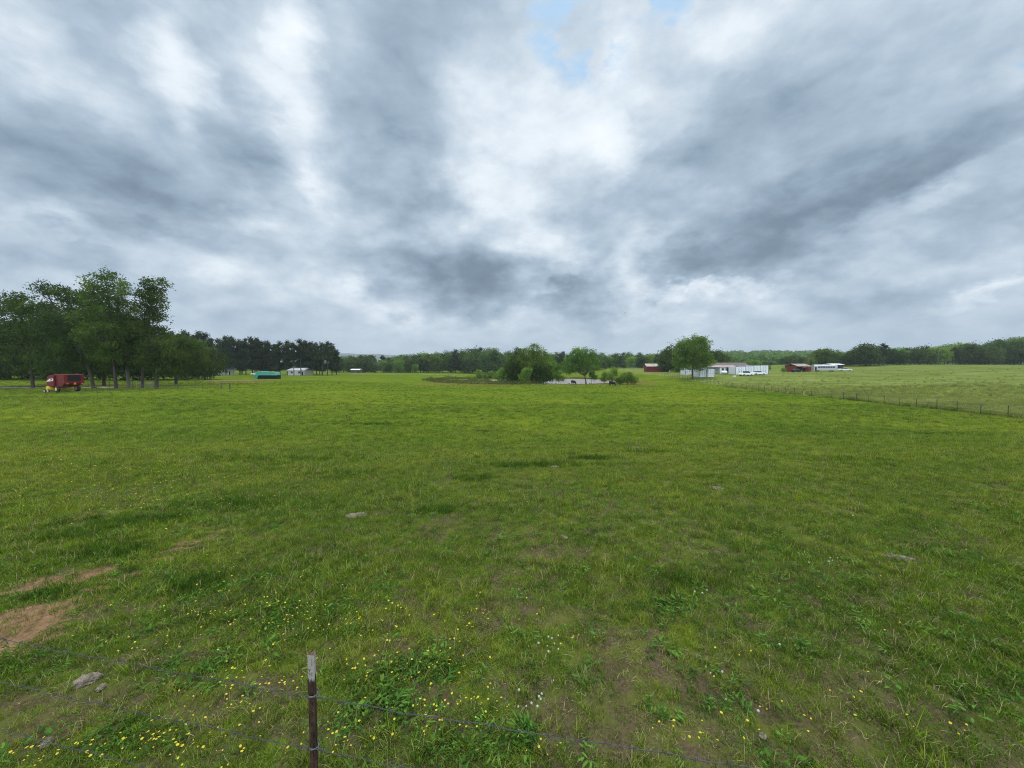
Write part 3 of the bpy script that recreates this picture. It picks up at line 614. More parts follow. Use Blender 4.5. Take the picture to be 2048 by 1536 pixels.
# ------------------------------------------------------------------ farm buildings and vehicles
def face(px, Y, ang=0): return gp(px, Y), ang
def shed_building(): pass
def barn():
    b_ = gp(1312, 205); r = empty('red_barn', b_, 'long low red barn with a pale tin roof at the far side of the pasture', 'barn', rz=R(-8))
    MB().prism([(-5.6, -.5), (-5.6, 3.0), (-5.6, 3.05), (5.6, 3.05), (5.6, -.5)], 'y', -3.5, 3.5).build('wall', M['red'], r)
    rf = MB().prism([(-4.1, 2.75), (-4.1, 2.9), (0, 4.35), (4.1, 2.9), (4.1, 2.75), (0, 4.2)], 'x', -5.9, 5.9).build('roof', M['tinr'], r)
    MB().prism([(-3.49, 3.05), (3.49, 3.05), (0, 4.15)], 'x', -5.55, 5.55).build('gable', M['red'], r)
    MB().box(2.0, 5.0, -3.56, -3.51, -.3, 1.3).build('opening', M['dark'], r)
barn()
def shed2():
    b_ = gp(1594, 178); r = empty('open_shed', b_, 'open-fronted dark red shed with a sagging tin roof left of the bus', 'shed', rz=R(12))
    MB().box(-3.6, -3.45, -3, 3, -.4, 2.7).box(-3.45, 6.2, 2.85, 3, -.4, 2.4).box(6.2, 6.35, -1.5, 3, -.4, 2.0).box(3.0, 6.2, -1.5, -1.38, -.4, 2.1).build('wall', M['red'], r)
    MB().box(-.3, -.1, -3, -2.8, -.4, 2.6).box(2.6, 2.8, -3, -2.8, -.4, 2.6).build('post', M['wood'], r)
    MB().prism([(-4, 2.5), (-4, 2.62), (-.6, 3.7), (3.4, 2.75), (3.4, 2.63), (-.6, 3.58)], 'x', -4.2, 3.6).build('roof', M['tinr'], r)
    MB().prism([(-1.7, 2.2), (-1.7, 2.3), (3.2, 2.72), (3.2, 2.6)], 'x', 3.61, 6.9).build('lean_to_roof', M['red'], r)
shed2()
def container(px, Y, rz, label, W_=2.44, H=2.75, Lg=5.):
    b_ = gp(px, Y); r = empty('storage_container', b_, label, 'container', 'white storage containers at the farmstead', R(rz))
    mb = MB().box(-W_/2, W_/2, 0, Lg, -.3, H)
    mb.build('body', M['whitef'], r)
    for s in (-1, 1):
        d = MB().box(min(s*.04, s*(W_/2-.1)), max(s*.04, s*(W_/2-.1)), -.05, -.004, .25, H-.12).build('door', M['whitef'], r)
        MB().tube([(s*.3, -.08, .3), (s*.3, -.08, H-.2)], .025, 6).tube([(s*.85, -.08, .3), (s*.85, -.08, H-.2)], .025, 6).box(min(s*.25, s*.5), max(s*.25, s*.5), -.12, -.08, 1.0, 1.12).build('lock_bar', M['dark'], d)
    MB().box(-W_/2-.03, -W_/2+.07, -.03, .04, -.3, H+.03).box(W_/2-.07, W_/2+.03, -.03, .04, -.3, H+.03).box(-W_/2-.03, W_/2+.03, -.03, .04, H-.06, H+.04).build('corner_frame', M['dark'], r)
container(1407, 128, 0, 'white container left of the pair standing end-on right of the maple trunk')
container(1421.8, 127.4, 0, 'white container, right one of the pair standing beside the mobile home')
container(1377, 141, 8, 'white container standing askew left of the maple trunk', Lg=3.2)
for q, (px, lb) in enumerate([(1481, 'first white container beside the mobile home, left end of the long row'), (1498, 'second white container from the mobile home, behind the nearer car'), (1513, 'third white container from the mobile home, in the middle of the row'), (1528.5, 'tallest white container at the far right end of the long row')]):
    container(px, 139+q*.4, -2, lb, W_=2.9 if q else 3.4, H=2.85+.12*q)
def home():
    b_ = gp(1450, 148); r = empty('mobile_home', b_, 'low white mobile home with a brown shingle roof and front porch', 'house', rz=R(-4))
    MB().box(-8, 7, 0, 6, -.5, 2.7).build('wall', M['white'], r)
    MB().prism([(-.5, 2.6), (-.5, 2.75), (3, 4.1), (6.5, 2.75), (6.5, 2.6), (3, 3.95)], 'x', -8.5, 9).build('roof', M['shingle'], r)
    MB().prism([(-3.2, 2.3), (-3.2, 2.42), (.2, 3.1), (.2, 2.95)], 'x', -7.8, 3.2).build('porch_roof', M['tinr'], r)
    MB().box(-3.2, -1.2, -2.9, -.02, -.5, 2.3).build('porch_room', M['white'], r)
    w = MB().box(-2.6, -1.8, -2.99, -2.91, 1.15, 1.95).build('window', M['glass'], r)
    MB().box(-2.68, -1.72, -2.96, -2.905, 1.06, 1.14).box(-2.68, -1.72, -2.96, -2.905, 1.96, 2.04).build('frame', M['offw'], w)
    MB().box(-1.1, 2.7, -.06, -.005, -.4, 2.2).build('porch_wall', M['offw'], r)
    MB().box(.6, 1.5, -.12, -.065, -.3, 1.9).build('door', mat('door_brown', (.2, .09, .06)), r)
    for x in (-1.1, .8, 2.9): MB().box(x-.06, x+.06, -3.1, -2.98, -.5, 2.3).build('post', M['red'] if x > 2 else M['offw'], r)
    MB().box(4.2, 5.2, -.06, -.005, 1.0, 2.0).build('window', M['glass'], r)
home()
def car(px, Y, rz, label, m='white', kind='sedan', group=None):
    b_ = gp(px, Y, .0); r = empty('parked_car', b_, label, 'car', group, R(rz))
    prof = [(-2.3, .35), (-2.35, .75), (-2.2, .95), (-1.5, 1.0), (1.0, 1.02), (2.15, .85), (2.35, .6), (2.3, .35)]
    MB().prism(prof, 'y', -.88, .88).build('body', M[m], r, bevel=.06)
    if kind == 'sedan': cab = [(-1.6, .99), (-1.05, 1.42), (.25, 1.45), (1.05, .99)]
    else: cab = [(-.6, .99), (-.5, 1.62), (.5, 1.65), (1.15, .99)]
    MB().prism(cab, 'y', -.74, .74).build('windows', M['glass'], r, bevel=.04)
    top = cab[1:3]; MB().box(top[0][0]-.02, top[1][0]+.05, -.72, .72, 1.43 if kind == 'sedan' else 1.63, 1.49 if kind == 'sedan' else 1.70).build('roof', M[m], r, bevel=.02)
    for x in (-1.4, 1.4):
        for y in (-.8, .8):
            w = MB().tube([(x, y-.12, .33), (x, y+.12, .33)], .33, 16).build('wheel', M['tyre'], r)
            MB().tube([(x, y-.13, .33), (x, y+.13, .33)], .18, 12).build('rim', M['steel'], w)
    return r
car(1492, 131.5, 8, 'white pickup with a dark cab parked before the container row', kind='pickup')
car(1516.5, 135, 4, 'low white sedan parked before the last white containers')
car(1690, 172, -25, 'white car half sunk in the tall grass right of the bus')
car(513, 190, 6, 'pale car parked under the pines behind the teal hull')
car(1594, 173, 5, 'dark car with white trim parked inside the open red shed', m='dark')
def bus():
    b_ = gp(1648.5, 172); r = empty('bus', b_, 'white bus with a dark window band parked in the hayfield', 'bus', rz=R(-16))
    MB().prism([(-1.2, .5), (-1.25, 2.2), (-1.15, 2.75), (-.8, 2.95), (.8, 2.95), (1.15, 2.75), (1.25, 2.2), (1.2, .5)], 'x', -4.4, 4.4).build('body', M['busg'], r, bevel=.05)
    MB().prism([(-1.2, 2.72), (-.85, 2.99), (.85, 2.99), (1.2, 2.72), (.8, 3.08), (-.8, 3.08)], 'x', -4.35, 3.4).build('roof', M['white'], r)
    for q in range(7): MB().box(-2.9+q*.92, -2.1+q*.92, -1.285, -1.235, 1.65, 2.35).build('window', M['glass'], r)
    MB().box(4.4, 4.45, -1.0, 1.0, 1.4, 2.5).build('windscreen', M['glass'], r)
    MB().box(-4.0, -3.45, -1.3, -1.235, .6, 2.1).build('door', M['dark'], r)
    for x in (-2.7, 2.7):
        for y in (-1, 1): MB().tube([(x, y-.15, .45), (x, y+.15, .45)], .45, 16).build('wheel', M['tyre'], r)
bus()
def farhouse(name, px, Y, w, h, d, rz, label, wm_, rm, roofh=1.4):
    b_ = gp(px, Y); r = empty(name, b_, label, 'building', rz=R(rz))
    MB().box(-w/2, w/2, 0, d, -.5, h).build('wall', M[wm_], r)
    MB().prism([(-.4, h-.1), (-.4, h+.05), (d/2, h+roofh), (d+.4, h+.05), (d+.4, h-.1), (d/2, h+roofh-.15)], 'x', -w/2-.4, w/2+.4).build('roof', M[rm], r)
    for x in (-w*.25, w*.2):
        wn = MB().box(x-.5, x+.5, -.07, -.005, h*.4, h*.75).build('window', M['glass'], r)
    MB().box(w*.36, w*.44, -.07, -.005, -.2, h*.7).build('door', M['dark'], r)
farhouse('farmhouse', 1676, 212, 6.5, 2.0, 6, 5, 'house with a white roof half hidden behind the bus', 'dark', 'white', .6)
farhouse('farmhouse', 447, 194, 6.5, 2.8, 6, 20, 'small pale house in the shade at the left end of the pines', 'offw', 'tin', 1.4)
farhouse('metal_workshop', 592, 196, 9, 2.6, 7, -6, 'grey metal workshop with a bright white roof under the pines', 'tin', 'white', 1.2)
farhouse('farmhouse', 710, 268, 6, 2.2, 5, 0, 'tiny roadside shed with a pale roof beyond the pasture', 'wood', 'white', .7)
# propane tank, feed tub
b_ = gp(1448, 138); r = empty('propane_tank', b_, 'white horizontal propane tank in front of the porch', 'tank')
MB().tube([(-1.1, 0, .85), (-1.0, 0, .85), (-.8, 0, .85), (.8, 0, .85), (1.0, 0, .85), (1.1, 0, .85)], [.12, .36, .5, .5, .36, .12], 16).build('tank_shell', M['white'], r, smooth=True)
for x in (-.6, .6): MB().box(x-.08, x+.08, -.35, .35, -.1, .42).build('leg', M['steel'], r)
b_ = gp(1468, 127); r = empty('feed_tub', b_, 'small white feed tub lying in the grass before the farmstead', 'tub')
MB().tube([(0, 0, 0), (0, 0, .5), (0, 0, .55)], [.42, .52, .56], 14).build('tub', M['white'], r); MB().tube([(0, 0, .551), (0, 0, .56)], [.48, .48], 14).build('tub_inside', M['dark'], r)
# utility poles
def pole(px, Y, py, label, arm=True):
    b_ = gp(px, Y); H = zh(py, Y, b_.z); r = empty('utility_pole', b_, label, 'pole', 'utility poles')
    MB().tube([(0, 0, -.3), (0, 0, H)], [.17, .11], 8).build('post', M['barkpale'], r)
    if arm: MB().box(-1.1, 1.1, -.06, .06, H-.75, H-.6).tube([(-1, 0, H-.6), (-1, 0, H-.42)], .05, 6).tube([(1, 0, H-.6), (1, 0, H-.42)], .05, 6).build('crossarm', M['wood'], r)
pole(1489.5, 175, 704, 'grey utility pole rising behind the container row'); pole(1536.5, 170, 718, 'short pole at the right end of the container row', False)
pole(1616, 190, 706, 'utility pole between the red shed and the bus'); pole(1875.5, 222, 694, 'pale utility pole before the dark wood on the far right')
pole(702, 262, 722, 'utility pole beside the roadside shed'); pole(764, 262, 728, 'utility pole in front of the wood beyond the pasture', False)

# round baler
def baler():
    b_ = gp(131, 61); r = empty('round_baler', b_, 'red round hay baler with a yellow pickup parked under the grove', 'baler', rz=R(-17))
    # local x runs to the left front, y to the back
    body = [(-2.0, .95), (-2.15, 1.3), (-2.0, 2.1), (-1.5, 2.65), (-.6, 2.85), (.6, 2.85), (1.5, 2.75), (2.0, 2.0), (1.9, 1.2), (1.3, .75), (-1.2, .7)]
    MB().prism([(x, z) for x, z in body], 'y', -.95, .95).build('body', M['balr'], r, bevel=.08)
    sh = [(-2.05, 1.5), (-1.9, 2.2), (-1.4, 2.6), (-.1, 2.7), (-.1, .95), (-1.1, .85), (-1.8, 1.1)]
    sp_ = MB().prism(sh, 'y', -1.22, -.97).build('side_shield', M['balr'], r, bevel=.05)
    MB().prism([(-1.95, 1.68), (-1.1, 2.1), (-.2, 2.15), (-.2, 1.8), (-1.0, 1.72)], 'y', -1.235, -1.221).build('stripe', M['white'], sp_)
    MB().prism([(-1.1, 1.85), (-.8, 2.05), (-.3, 2.05), (-.5, 1.85)], 'y', -1.245, -1.2355).build('badge', M['blue'], sp_)
    MB().prism([(-1.9, 1.62), (-1.2, 1.86), (-1.05, 1.75), (-1.0, 1.66)], 'y', -1.25, -1.2455).build('swoosh', M['yel'], sp_)
    MB().prism(sh, 'y', .97, 1.2).build('side_shield', M['balr'], r, bevel=.05)
    MB().box(1.0, 1.9, -1.18, -.97, 1.0, 2.3).build('rear_side_panel', M['balr'], r, bevel=.04)
    g = MB().prism([(1.75, 1.1), (2.35, 1.3), (2.35, 2.75), (1.55, 2.85)], 'y', -1.15, 1.15).build('tailgate', M['balr'], r, bevel=.05)
    MB().box(2.36, 2.40, -.75, .75, 1.75, 2.7).build('rear_opening', M['dark'], g)
    MB().box(2.2, 2.5, -1.2, 1.2, 1.45, 1.62).build('bumper', M['balr'], r, bevel=.03)
    MB().prism([(-.2, 1.22), (.2, 1.22), (0, 1.58)], 'x', 2.51, 2.54).build('warning_triangle', M['orange'], r)
    for y in (-.85, .85): MB().box(2.51, 2.55, y-.12, y+.12, 1.3, 1.4).build('tail_lamp', M['orange'], r)
    MB().tube([(-1.5, -1.3, .55), (-1.5, 1.3, .55)], .42, 14).build('pickup', M['yel'], r)
    MB().prism([(-1.9, .35), (-1.95, .8), (-1.3, 1.0), (-1.0, .5)], 'y', -1.42, -1.31).build('pickup_plate', M['yel'], r)
    for x in (-1.95, -1.0):
        w = MB().tube([(x, -1.52, .2), (x, -1.40, .2)], .22, 14).build('gauge_wheel', M['tyre'], r)
        MB().tube([(x, -1.53, .2), (x, -1.52, .2)], .15, 12).build('rim', M['offw'], w)
    for y in (-1.15, 1.15):
        w = MB().tube([(.6, y-.17, .5), (.6, y+.17, .5)], .5, 20).build('wheel', M['tyre'], r, bevel=.05)
        MB().tube([(.6, y-.18, .5), (.6, y+.18, .5)], .26, 14).build('rim', M['yel'], w)
    MB().box(-3.8, -1.9, -.12, .12, .5, .66).build('drawbar', M['balr'], r)
    MB().tube([(-3.7, 0, 0), (-3.7, 0, .6)], .05, 8).build('jack', M['steel'], r)
baler()
def teal():
    b_ = gp(536, 130); r = empty('teal_hull', b_, 'long teal green hull lying upturned on the pasture before the pines', 'boat hull', rz=R(-6))
    MB().prism([(-4.35, -.1), (-3.7, 1.35), (-3.4, 2.25), (3.3, 2.3), (3.45, 1.45), (4.45, 1.35), (4.0, 1.2), (-2.3, 1.2), (-2.75, .95), (-3.1, -.1)], 'y', -1.2, -1.02).build('side', M['teal'], r, bevel=.04)
    MB().prism([(-4.35, -.1), (-3.7, 1.35), (-3.4, 2.25), (3.3, 2.3), (3.45, 1.45), (4.2, 1.3), (3.9, .1)], 'y', 1.02, 1.2).build('side', M['teal'], r, bevel=.04)
    MB().prism([(-4.3, 0), (-3.68, 1.35), (-3.38, 2.2), (-3.2, 2.2), (-3.5, 1.3), (-4.1, 0)], 'y', -1.0, 1.0).build('end', M['teal'], r)
    MB().box(-3.35, 3.3, -1.15, 1.15, 2.3, 2.38).build('top', M['teall'], r, bevel=.03)
    MB().box(-2.5, 4.5, -1.42, -1.21, 1.28, 1.42).box(3.31, 3.5, -1.15, 1.15, 1.4, 2.28).build('rim', M['teall'], r, bevel=.03)
    MB().box(-3.2, 3.9, -.9, .98, 0, 1.25).build('inside', M['dark'], r)
    MB().box(-2.3, -2.1, -.3, -.1, 2.38, 2.75).box(-1.8, -.1, -.5, .5, 2.38, 2.62).build('hatch', M['teall'], r)
teal()
# tractor under the pines
b_ = gp(431, 172); r = empty('tractor', b_, 'small white and dark tractor in front of the shaded house', 'tractor', rz=R(10))
MB().box(-.2, 1.6, -.35, .35, .7, 1.3).build('hood', M['offw'], r, bevel=.08); MB().box(-.9, -.2, -.3, .3, .6, .95).box(-.95, -.75, -.3, .3, .9, 1.4).build('seat', M['dark'], r)
for x, q in ((-.7, .72), (1.3, .42)):
    for y in (-.65, .65):
        w = MB().tube([(x, y-.14, q), (x, y+.14, q)], q, 18).build('wheel', M['tyre'], r); MB().tube([(x, y-.15, q), (x, y+.15, q)], q*.5, 12).build('rim', M['offw'], w)
for y in (-.65, .65): MB().prism([(-1.4, 1.1), (-1.1, 1.5), (-.4, 1.55), (0, 1.1), (-.4, 1.47), (-1.05, 1.42)], 'y', y-.2, y+.2).build('fender', M['offw'], r)

# ------------------------------------------------------------------ cows
def cow(px, Y, rz, label):
    b_ = gp(px, Y, .02); r = empty('cow', b_, label, 'cow', 'black cows grazing by the pond', R(rz))
    V = []; E = []; RR = []
    def p(x, y, z, ra, rb=None, par=None):
        V.append((x, y, z)); RR.append((ra, rb or ra))
        if par is not None: E.append((par, len(V)-1))
        return len(V)-1
    pel = p(-.62, 0, 1.12, .27, .30); mid_ = p(-.1, 0, 1.02, .33, .37, pel); ch = p(.48, 0, 1.05, .30, .36, mid_); nk = p(.85, 0, .98, .19, .22, ch)
    n2_ = p(1.12, 0, .68, .13, .16, nk); hd = p(1.27, 0, .40, .115, .13, n2_); mz = p(1.40, 0, .12, .075, .08, hd)
    ru = p(-.88, 0, 1.18, .18, .2, pel); t1_ = p(-.98, 0, 1.05, .035, .035, ru); t2_ = p(-1.0, 0, .6, .025, .025, t1_); p(-.99, 0, .42, .05, .05, t2_)
    for s in (-1, 1):
        h = p(-.66, s*.22, .85, .17, .2, pel); k = p(-.58, s*.23, .62, .10, .11, h); hk = p(-.78, s*.23, .42, .06, .07, k); f_ = p(-.72, s*.23, .10, .045, .045, hk); p(-.68, s*.23, .02, .06, .06, f_)
        h = p(.48, s*.2, .78, .13, .16, ch); k = p(.47, s*.21, .42, .065, .07, h); f_ = p(.46+.06*s, s*.21, .10, .045, .045, k); p(.49+.06*s, s*.21, .02, .06, .06, f_)
    me = bpy.data.meshes.new('body'); me.from_pydata(V, E, []); me.materials.append(M['cow']); o = link(bpy.data.objects.new('body', me), r)
    sk = o.modifiers.new('skin', 'SKIN'); sk.use_smooth_shade = True
    for i_, sv in enumerate(me.skin_vertices[0].data): sv.radius = RR[i_]; sv.use_root = (i_ == 0)
    o.modifiers.new('sub', 'SUBSURF').render_levels = 2
    for s in (-1, 1): MB().add([(1.12, s*.10, .58), (1.08, s*.32, .56), (1.14, s*.34, .48), (1.2, s*.12, .46), (1.15, s*.2, .50)], [(0, 1, 4), (1, 2, 4), (2, 3, 4), (3, 0, 4), (0, 3, 2, 1)]).build('ear', M['cow'], r)
cow(1147, 110, -66, 'black cow grazing below the spreading oak, head to the right'); cow(1224, 101, -58, 'black cow grazing in front of the young tree, nearer of the two')

# bird
q = at(1250, 625.5, 150); r = empty('bird', q, 'small dark bird soaring in the sky above the far woods', 'bird')
MB().tube([(-.22, 0, 0), (-.1, 0, 0), (.12, 0, .01), (.2, 0, .02)], [.02, .06, .05, .015], 8).build('body', M['cow'], r, smooth=True)
for s in (-1, 1): MB().add([(.08, 0, .02), (.02, s*.25, .12), (-.03, s*.55, .06), (-.08, s*.22, .1), (-.08, 0, .01), (.08, 0, -.005), (-.03, s*.5, .045)], [(0, 1, 3, 4), (1, 2, 3), (5, 6, 1, 0), (4, 3, 6, 5)]).build('wing', M['cow'], r)

# ------------------------------------------------------------------ fences
def tpost_small(x, y, z, h, root, cap=True):
    mb = MB().box(x-.028, x+.028, y-.006, y+.006, z-.2, z+h).box(x-.006, x+.006, y-.035, y+.03, z-.2, z+h)
    o = mb.build('fence_post', M['green'], root)
    if cap: MB().box(x-.032, x+.032, y-.038, y+.032, z+h-.12, z+h+.01).build('pale_tip', M['tip'], o)
def wirefence(name, pts, h, wires, label, group=None, cap=True, every=1, wr=.006, lean=None):
    r = empty(name, (0, 0, 0), label, 'fence', group)
    P3 = [Vector((x, y, Tz(x, y))) for x, y in pts]
    for k, p in enumerate(P3): tpost_small(p.x, p.y, p.z, h*(1+.05*math.sin(k*2.1)), r, cap)
    for wz in wires:
        mb = MB(); mb.tube([p+Vector((0, -.035, wz)) for p in P3], wr, 4, False); mb.build('wire', M['steel'], r)
    return r
fy = np.arange(29.5, 150, 2.33)
wirefence('pasture_fence', [(47.5+.07*y+.08*math.sin(y), y) for y in fy], 1.3, (.3, .6, .9, 1.2), 'long wire fence of steel posts between the pasture and the hayfield')
wirefence('paddock_fence', [(-96, 58.5), (-86, 58), (-77, 57.2), (-69, 56.8), (-60, 55.5), (-57, 58.8), (-54.2, 62.3), (-50.4, 62.6)], 1.25, (.4, .8, 1.15), 'thin wire fence running in front of the baler and grove', cap=False)
wirefence('paddock_fence', [(-50.9, 69.4), (-56, 71.2), (-61, 74), (-67, 75), (-70.3, 75.3)], 1.3, (.4, .8, 1.15), 'wire fence running back from the wooden brace towards the gate', cap=False)
wirefence('paddock_fence', [(-74.6, 75.5), (-79, 75.4), (-83, 75.2), (-88, 75)], 1.3, (.4, .8, 1.15), 'wire fence behind the grove trunks left of the pipe gate', cap=False)
r = empty('fence_brace', gp(451, 69), 'wooden fence brace of two posts and a rail left of the open pasture', 'fence brace')
for x in (-.75, .75): MB().tube([(x, 0, -.3), (x, 0, 1.25)], .085, 10).build('post', M['wood'], r)
MB().tube([(-.75, 0, 1.1), (.75, 0, 1.1)], .06, 8).build('rail', M['wood'], r)
r = empty('pipe_gate', gp(290, 75.5), 'grey tubular farm gate behind the grove trunks', 'gate')
for x in (-1.7, 1.7): MB().tube([(x, 0, .1), (x, 0, 1.3)], .03, 8).build('upright', M['metalgate'], r)
for z in (.2, .45, .7, .95, 1.25): MB().tube([(-1.7, 0, z), (1.7, 0, z)], .022, 8).build('rail', M['metalgate'], r)

# near barbed wire fence
def nearfence():
    top = at(622, 1308, 1.9); gz = Tz(top.x, 1.9)
    r = empty('barbed_wire_fence', (top.x, 1.9, gz), 'barbed wire fence with a rusty white-tipped steel post in the foreground', 'fence')
    H = top.z-gz
    # rust to white paint along the post
    m = bpy.data.materials.new('rusty_post'); m.use_nodes = True; t = NT(m.node_tree); b = t.n['Principled BSDF']
    co = t.node('ShaderNodeTexCoord').outputs['Object']; z = t.node('ShaderNodeSeparateXYZ', {0: co}).outputs[2]
    n = t.noise(co, 40, 5, .7); st = t.node('ShaderNodeMapping', {'Vector': co}); st.inputs['Scale'].default_value = (60, 60, 9)
    ns = t.noise(st.outputs[0], 1.2, 4, .65)
    rust = t.mix(t.rng(ns, .4, .6), (.026, .019, .014), (.075, .042, .028))
    pw = t.m('ADD', z, t.m('MULTIPLY', t.m('SUBTRACT', ns, .5), .12))
    white = t.mix(t.rng(t.noise(co, 70, 5, .7), .56, .66), (.33, .315, .28), (.12, .07, .05))
    c = t.mix(t.rng(pw, H-.145, H-.125), rust, white)
    c = t.mix(t.rng(z, H-.006, H-.002), c, (.16, .07, .045))
    t.l.new(c, b.inputs['Base Color']); b.inputs['Roughness'].default_value = .8; b.inputs['Specular IOR Level'].default_value = .2
    bn = t.node('ShaderNodeBump', {'Height': n}); bn.inputs['Strength'].default_value = .5; bn.inputs['Distance'].default_value = .002; t.l.new(bn.outputs[0], b.inputs['Normal'])
    xs_ = [0.0, 3.7, -3.7]; 
    for q, x in enumerate(xs_):
        yy_ = -(.165 if x > 0 else .20)*x; base = Tz(top.x+x, 1.9+yy_)-gz
        hb = H if q == 0 else H+base*.0
        prof = [(-.0185, -.003), (.0185, -.003), (.0185, .001), (.004, .003), (.003, .034), (-.003, .034), (-.004, .003), (-.0185, .001)]
        po_ = MB().prism(prof, 'z', base-.3, hb).build('fence_post', m, r, bevel=.0008, loc=(x, yy_, 0)); po_.rotation_euler.z = R(-6)
        st_ = MB()
        for k in range(22):
            zc = hb-.045-k*.054
            if zc < base: break
            st_.prism([(-.0055, zc-.010), (.0055, zc-.010), (.0045, zc+.010), (-.0045, zc+.010)], 'y', -.0085, -.0031)
        so_ = st_.build('stud', m, po_)
    # wires: heights under the camera, read from the photograph at the post
    for q, (py, hh) in enumerate(((1390, 0), (1494, 0), (1609, 0))):
        zc = at(622, py, 1.9).z-gz
        pts = []; L0, L1 = -3.7, 3.7; N = 1100
        s1 = MB(); 
        for ph in (0, math.pi):
            P = []
            for k in range(N+1):
                x = L0+(L1-L0)*k/N; 
                span = abs(x)/3.7; sag = -.010*math.sin(math.pi*min(1, span))*(1+.4*q)
                w_ = .004*math.sin(x*9+q)+.003*math.sin(x*23+q*2)
                a = x*2*math.pi/.085+ph; P.append((x, -(.165 if x > 0 else .20)*x-.012+.0016*math.cos(a), zc+sag+w_+.0016*math.sin(a)))
            s1.tube(P, .0012, 5, False)
            pts = P
        for k in range(int((L1-L0)/.127)):
            x = L0+.06+k*.127; j = int((x-L0)/(L1-L0)*N); px_, py_, pz_ = pts[j]
            if abs(x) < .03: continue
            for s in (-1, 1):
                coil = [(px_+s*.004+.0011*i2, py_+.0042*math.cos(i2*1.1), pz_+.0042*math.sin(i2*1.1)) for i2 in range(9)]
                a = rng.uniform(0, 6.28); e0 = Vector(coil[0]); e1 = Vector(coil[-1])
                s1.tube([e0+Vector((-.004, math.cos(a)*.013, math.sin(a)*.013)), *coil, e1+Vector((.004, math.cos(a+2.2)*.013, math.sin(a+2.2)*.013))], .0012, 4, False)
        s1.build('barbed_wire', M['wire'], r)
        # tie wire round the post
        tw = MB(); loop = []
        for i2 in range(40):
            a = i2/39*2*math.pi*2.2; loop.append((.024*math.cos(a)+.004, .008+.026*math.sin(a), zc+.004*math.sin(a*1.3)+.003))
        for i2 in range(26): a = i2*.9; loop.append((.028+.0017*i2, -.012+.006*math.cos(a), zc-.002+.006*math.sin(a)))
        tw.tube(loop, .0016, 5, False)
        loop = [(-.026-.0014*i2, -.012+.005*math.cos(i2), zc+.005*math.sin(i2)) for i2 in range(16)]; tw.tube(loop, .0014, 5, False)
        tw.build('tie_wire', M['tie'], r)
nearfence()

# ------------------------------------------------------------------ dried dung, stones
def lump(name, px, py, sx, sy, sz, m, label, cat, seed):
    import bmesh
    p = hit(px, py); bm = bmesh.new(); bmesh.ops.create_icosphere(bm, subdivisions=4, radius=1)
    from mathutils import noise as mn
    for v in bm.verts:
        n = mn.fractal(v.co*2.2+Vector((seed*7, 0, 0)), .8, 2, 4); k = 1+.35*n
        v.co = Vector((v.co.x*sx*k, v.co.y*sy*k, max(v.co.z, -.3)*sz*(1+.6*mn.fractal(v.co*5+Vector((seed, 3, 1)), .8, 2, 3))))
    me = bpy.data.meshes.new(name); bm.to_mesh(me); bm.free(); me.materials.append(M[m]); o = link(bpy.data.objects.new(name, me))
    o.location = (p.x, p.y, p.z+.02); tag(o, label, cat); o.rotation_euler.z = seed
    return o
lump('dung_pile', 712, 1033, .19, .11, .03, 'dung', 'crumbly pale dung pile in the grass left of centre', 'dung pile', .3)
lump('dung_pile', 1437, 979, .17, .13, .03, 'dung', 'pale dung pile in the open grass right of centre', 'dung pile', .9)
lump('dung_pile', 1268, 896, .22, .14, .03, 'dung', 'flat dung pile furthest up the pasture on the right', 'dung pile', .1)
lump('dung_pile', 1109, 935, .15, .10, .03, 'stone', 'small grey pile beside a dark grass tuft near the centre', 'dung pile', .2)
lump('dung_pile', 1081, 868, .16, .14, .05, 'stone', 'tiny pale pile furthest from the camera', 'dung pile', .7)
lump('dung_pile', 1795, 1117, .17, .07, .025, 'dung', 'low earthy pile in the dark grass at the right', 'dung pile', 2.8)
lump('dung_pile', 1128, 1076, .08, .05, .012, 'dung', 'faint flattened pile in the worn grass right of centre', 'dung pile', 1.8)
lump('rubble', 172, 1366, .085, .06, .04, 'stone', 'broken pale lump of concrete in the grass behind the wires', 'rubble', .5)
lump('rubble', 203, 1380, .03, .025, .022, 'stone', 'small chip beside the pale broken lump', 'rubble', 1.5)
lump('stone', 94, 1492, .035, .03, .03, 'stone', 'yellowish stone in the bottom left corner', 'stone', 2.2)
lump('stone', 1525, 1478, .022, .02, .018, 'stone', 'small pinkish stone on the worn ground near the lower wire end', 'stone', 3.2)

# ------------------------------------------------------------------ grass, weeds and flowers (scattered masses)
def blade_mat(name, mul=(1, 1, 1), lo=.45, hi=1.45, trans=.3, fixed=None):
    m = bpy.data.materials.new(name); m.use_nodes = True; t = NT(m.node_tree); b = t.n['Principled BSDF']; b.inputs['Roughness'].default_value = .8; b.inputs['Specular IOR Level'].default_value = .08
    pos = t.node('ShaderNodeNewGeometry').outputs['Position']; gc, _, _ = grasscolor(t, pos)
    if fixed: gc = t.mix(.75, gc, fixed)
    gc = t.mix(1.0, gc, mul, 'MULTIPLY')
    oi = t.node('ShaderNodeObjectInfo').outputs['Random']
    h = t.node('ShaderNodeHueSaturation', {'Color': gc, 'Value': t.rng(oi, 0, 1, lo, hi), 'Hue': t.rng(t.m('FRACT', t.m('MULTIPLY', oi, 7.3)), 0, 1, .48, .515)}).outputs[0]
    t.l.new(h, b.inputs['Base Color']); tr = t.node('ShaderNodeBsdfTranslucent', {0: h}); mx = t.node('ShaderNodeMixShader', {0: trans})
    t.l.new(b.outputs[0], mx.inputs[1]); t.l.new(tr.outputs[0], mx.inputs[2]); t.l.new(mx.outputs[0], t.n['Material Output'].inputs[0])
    return m
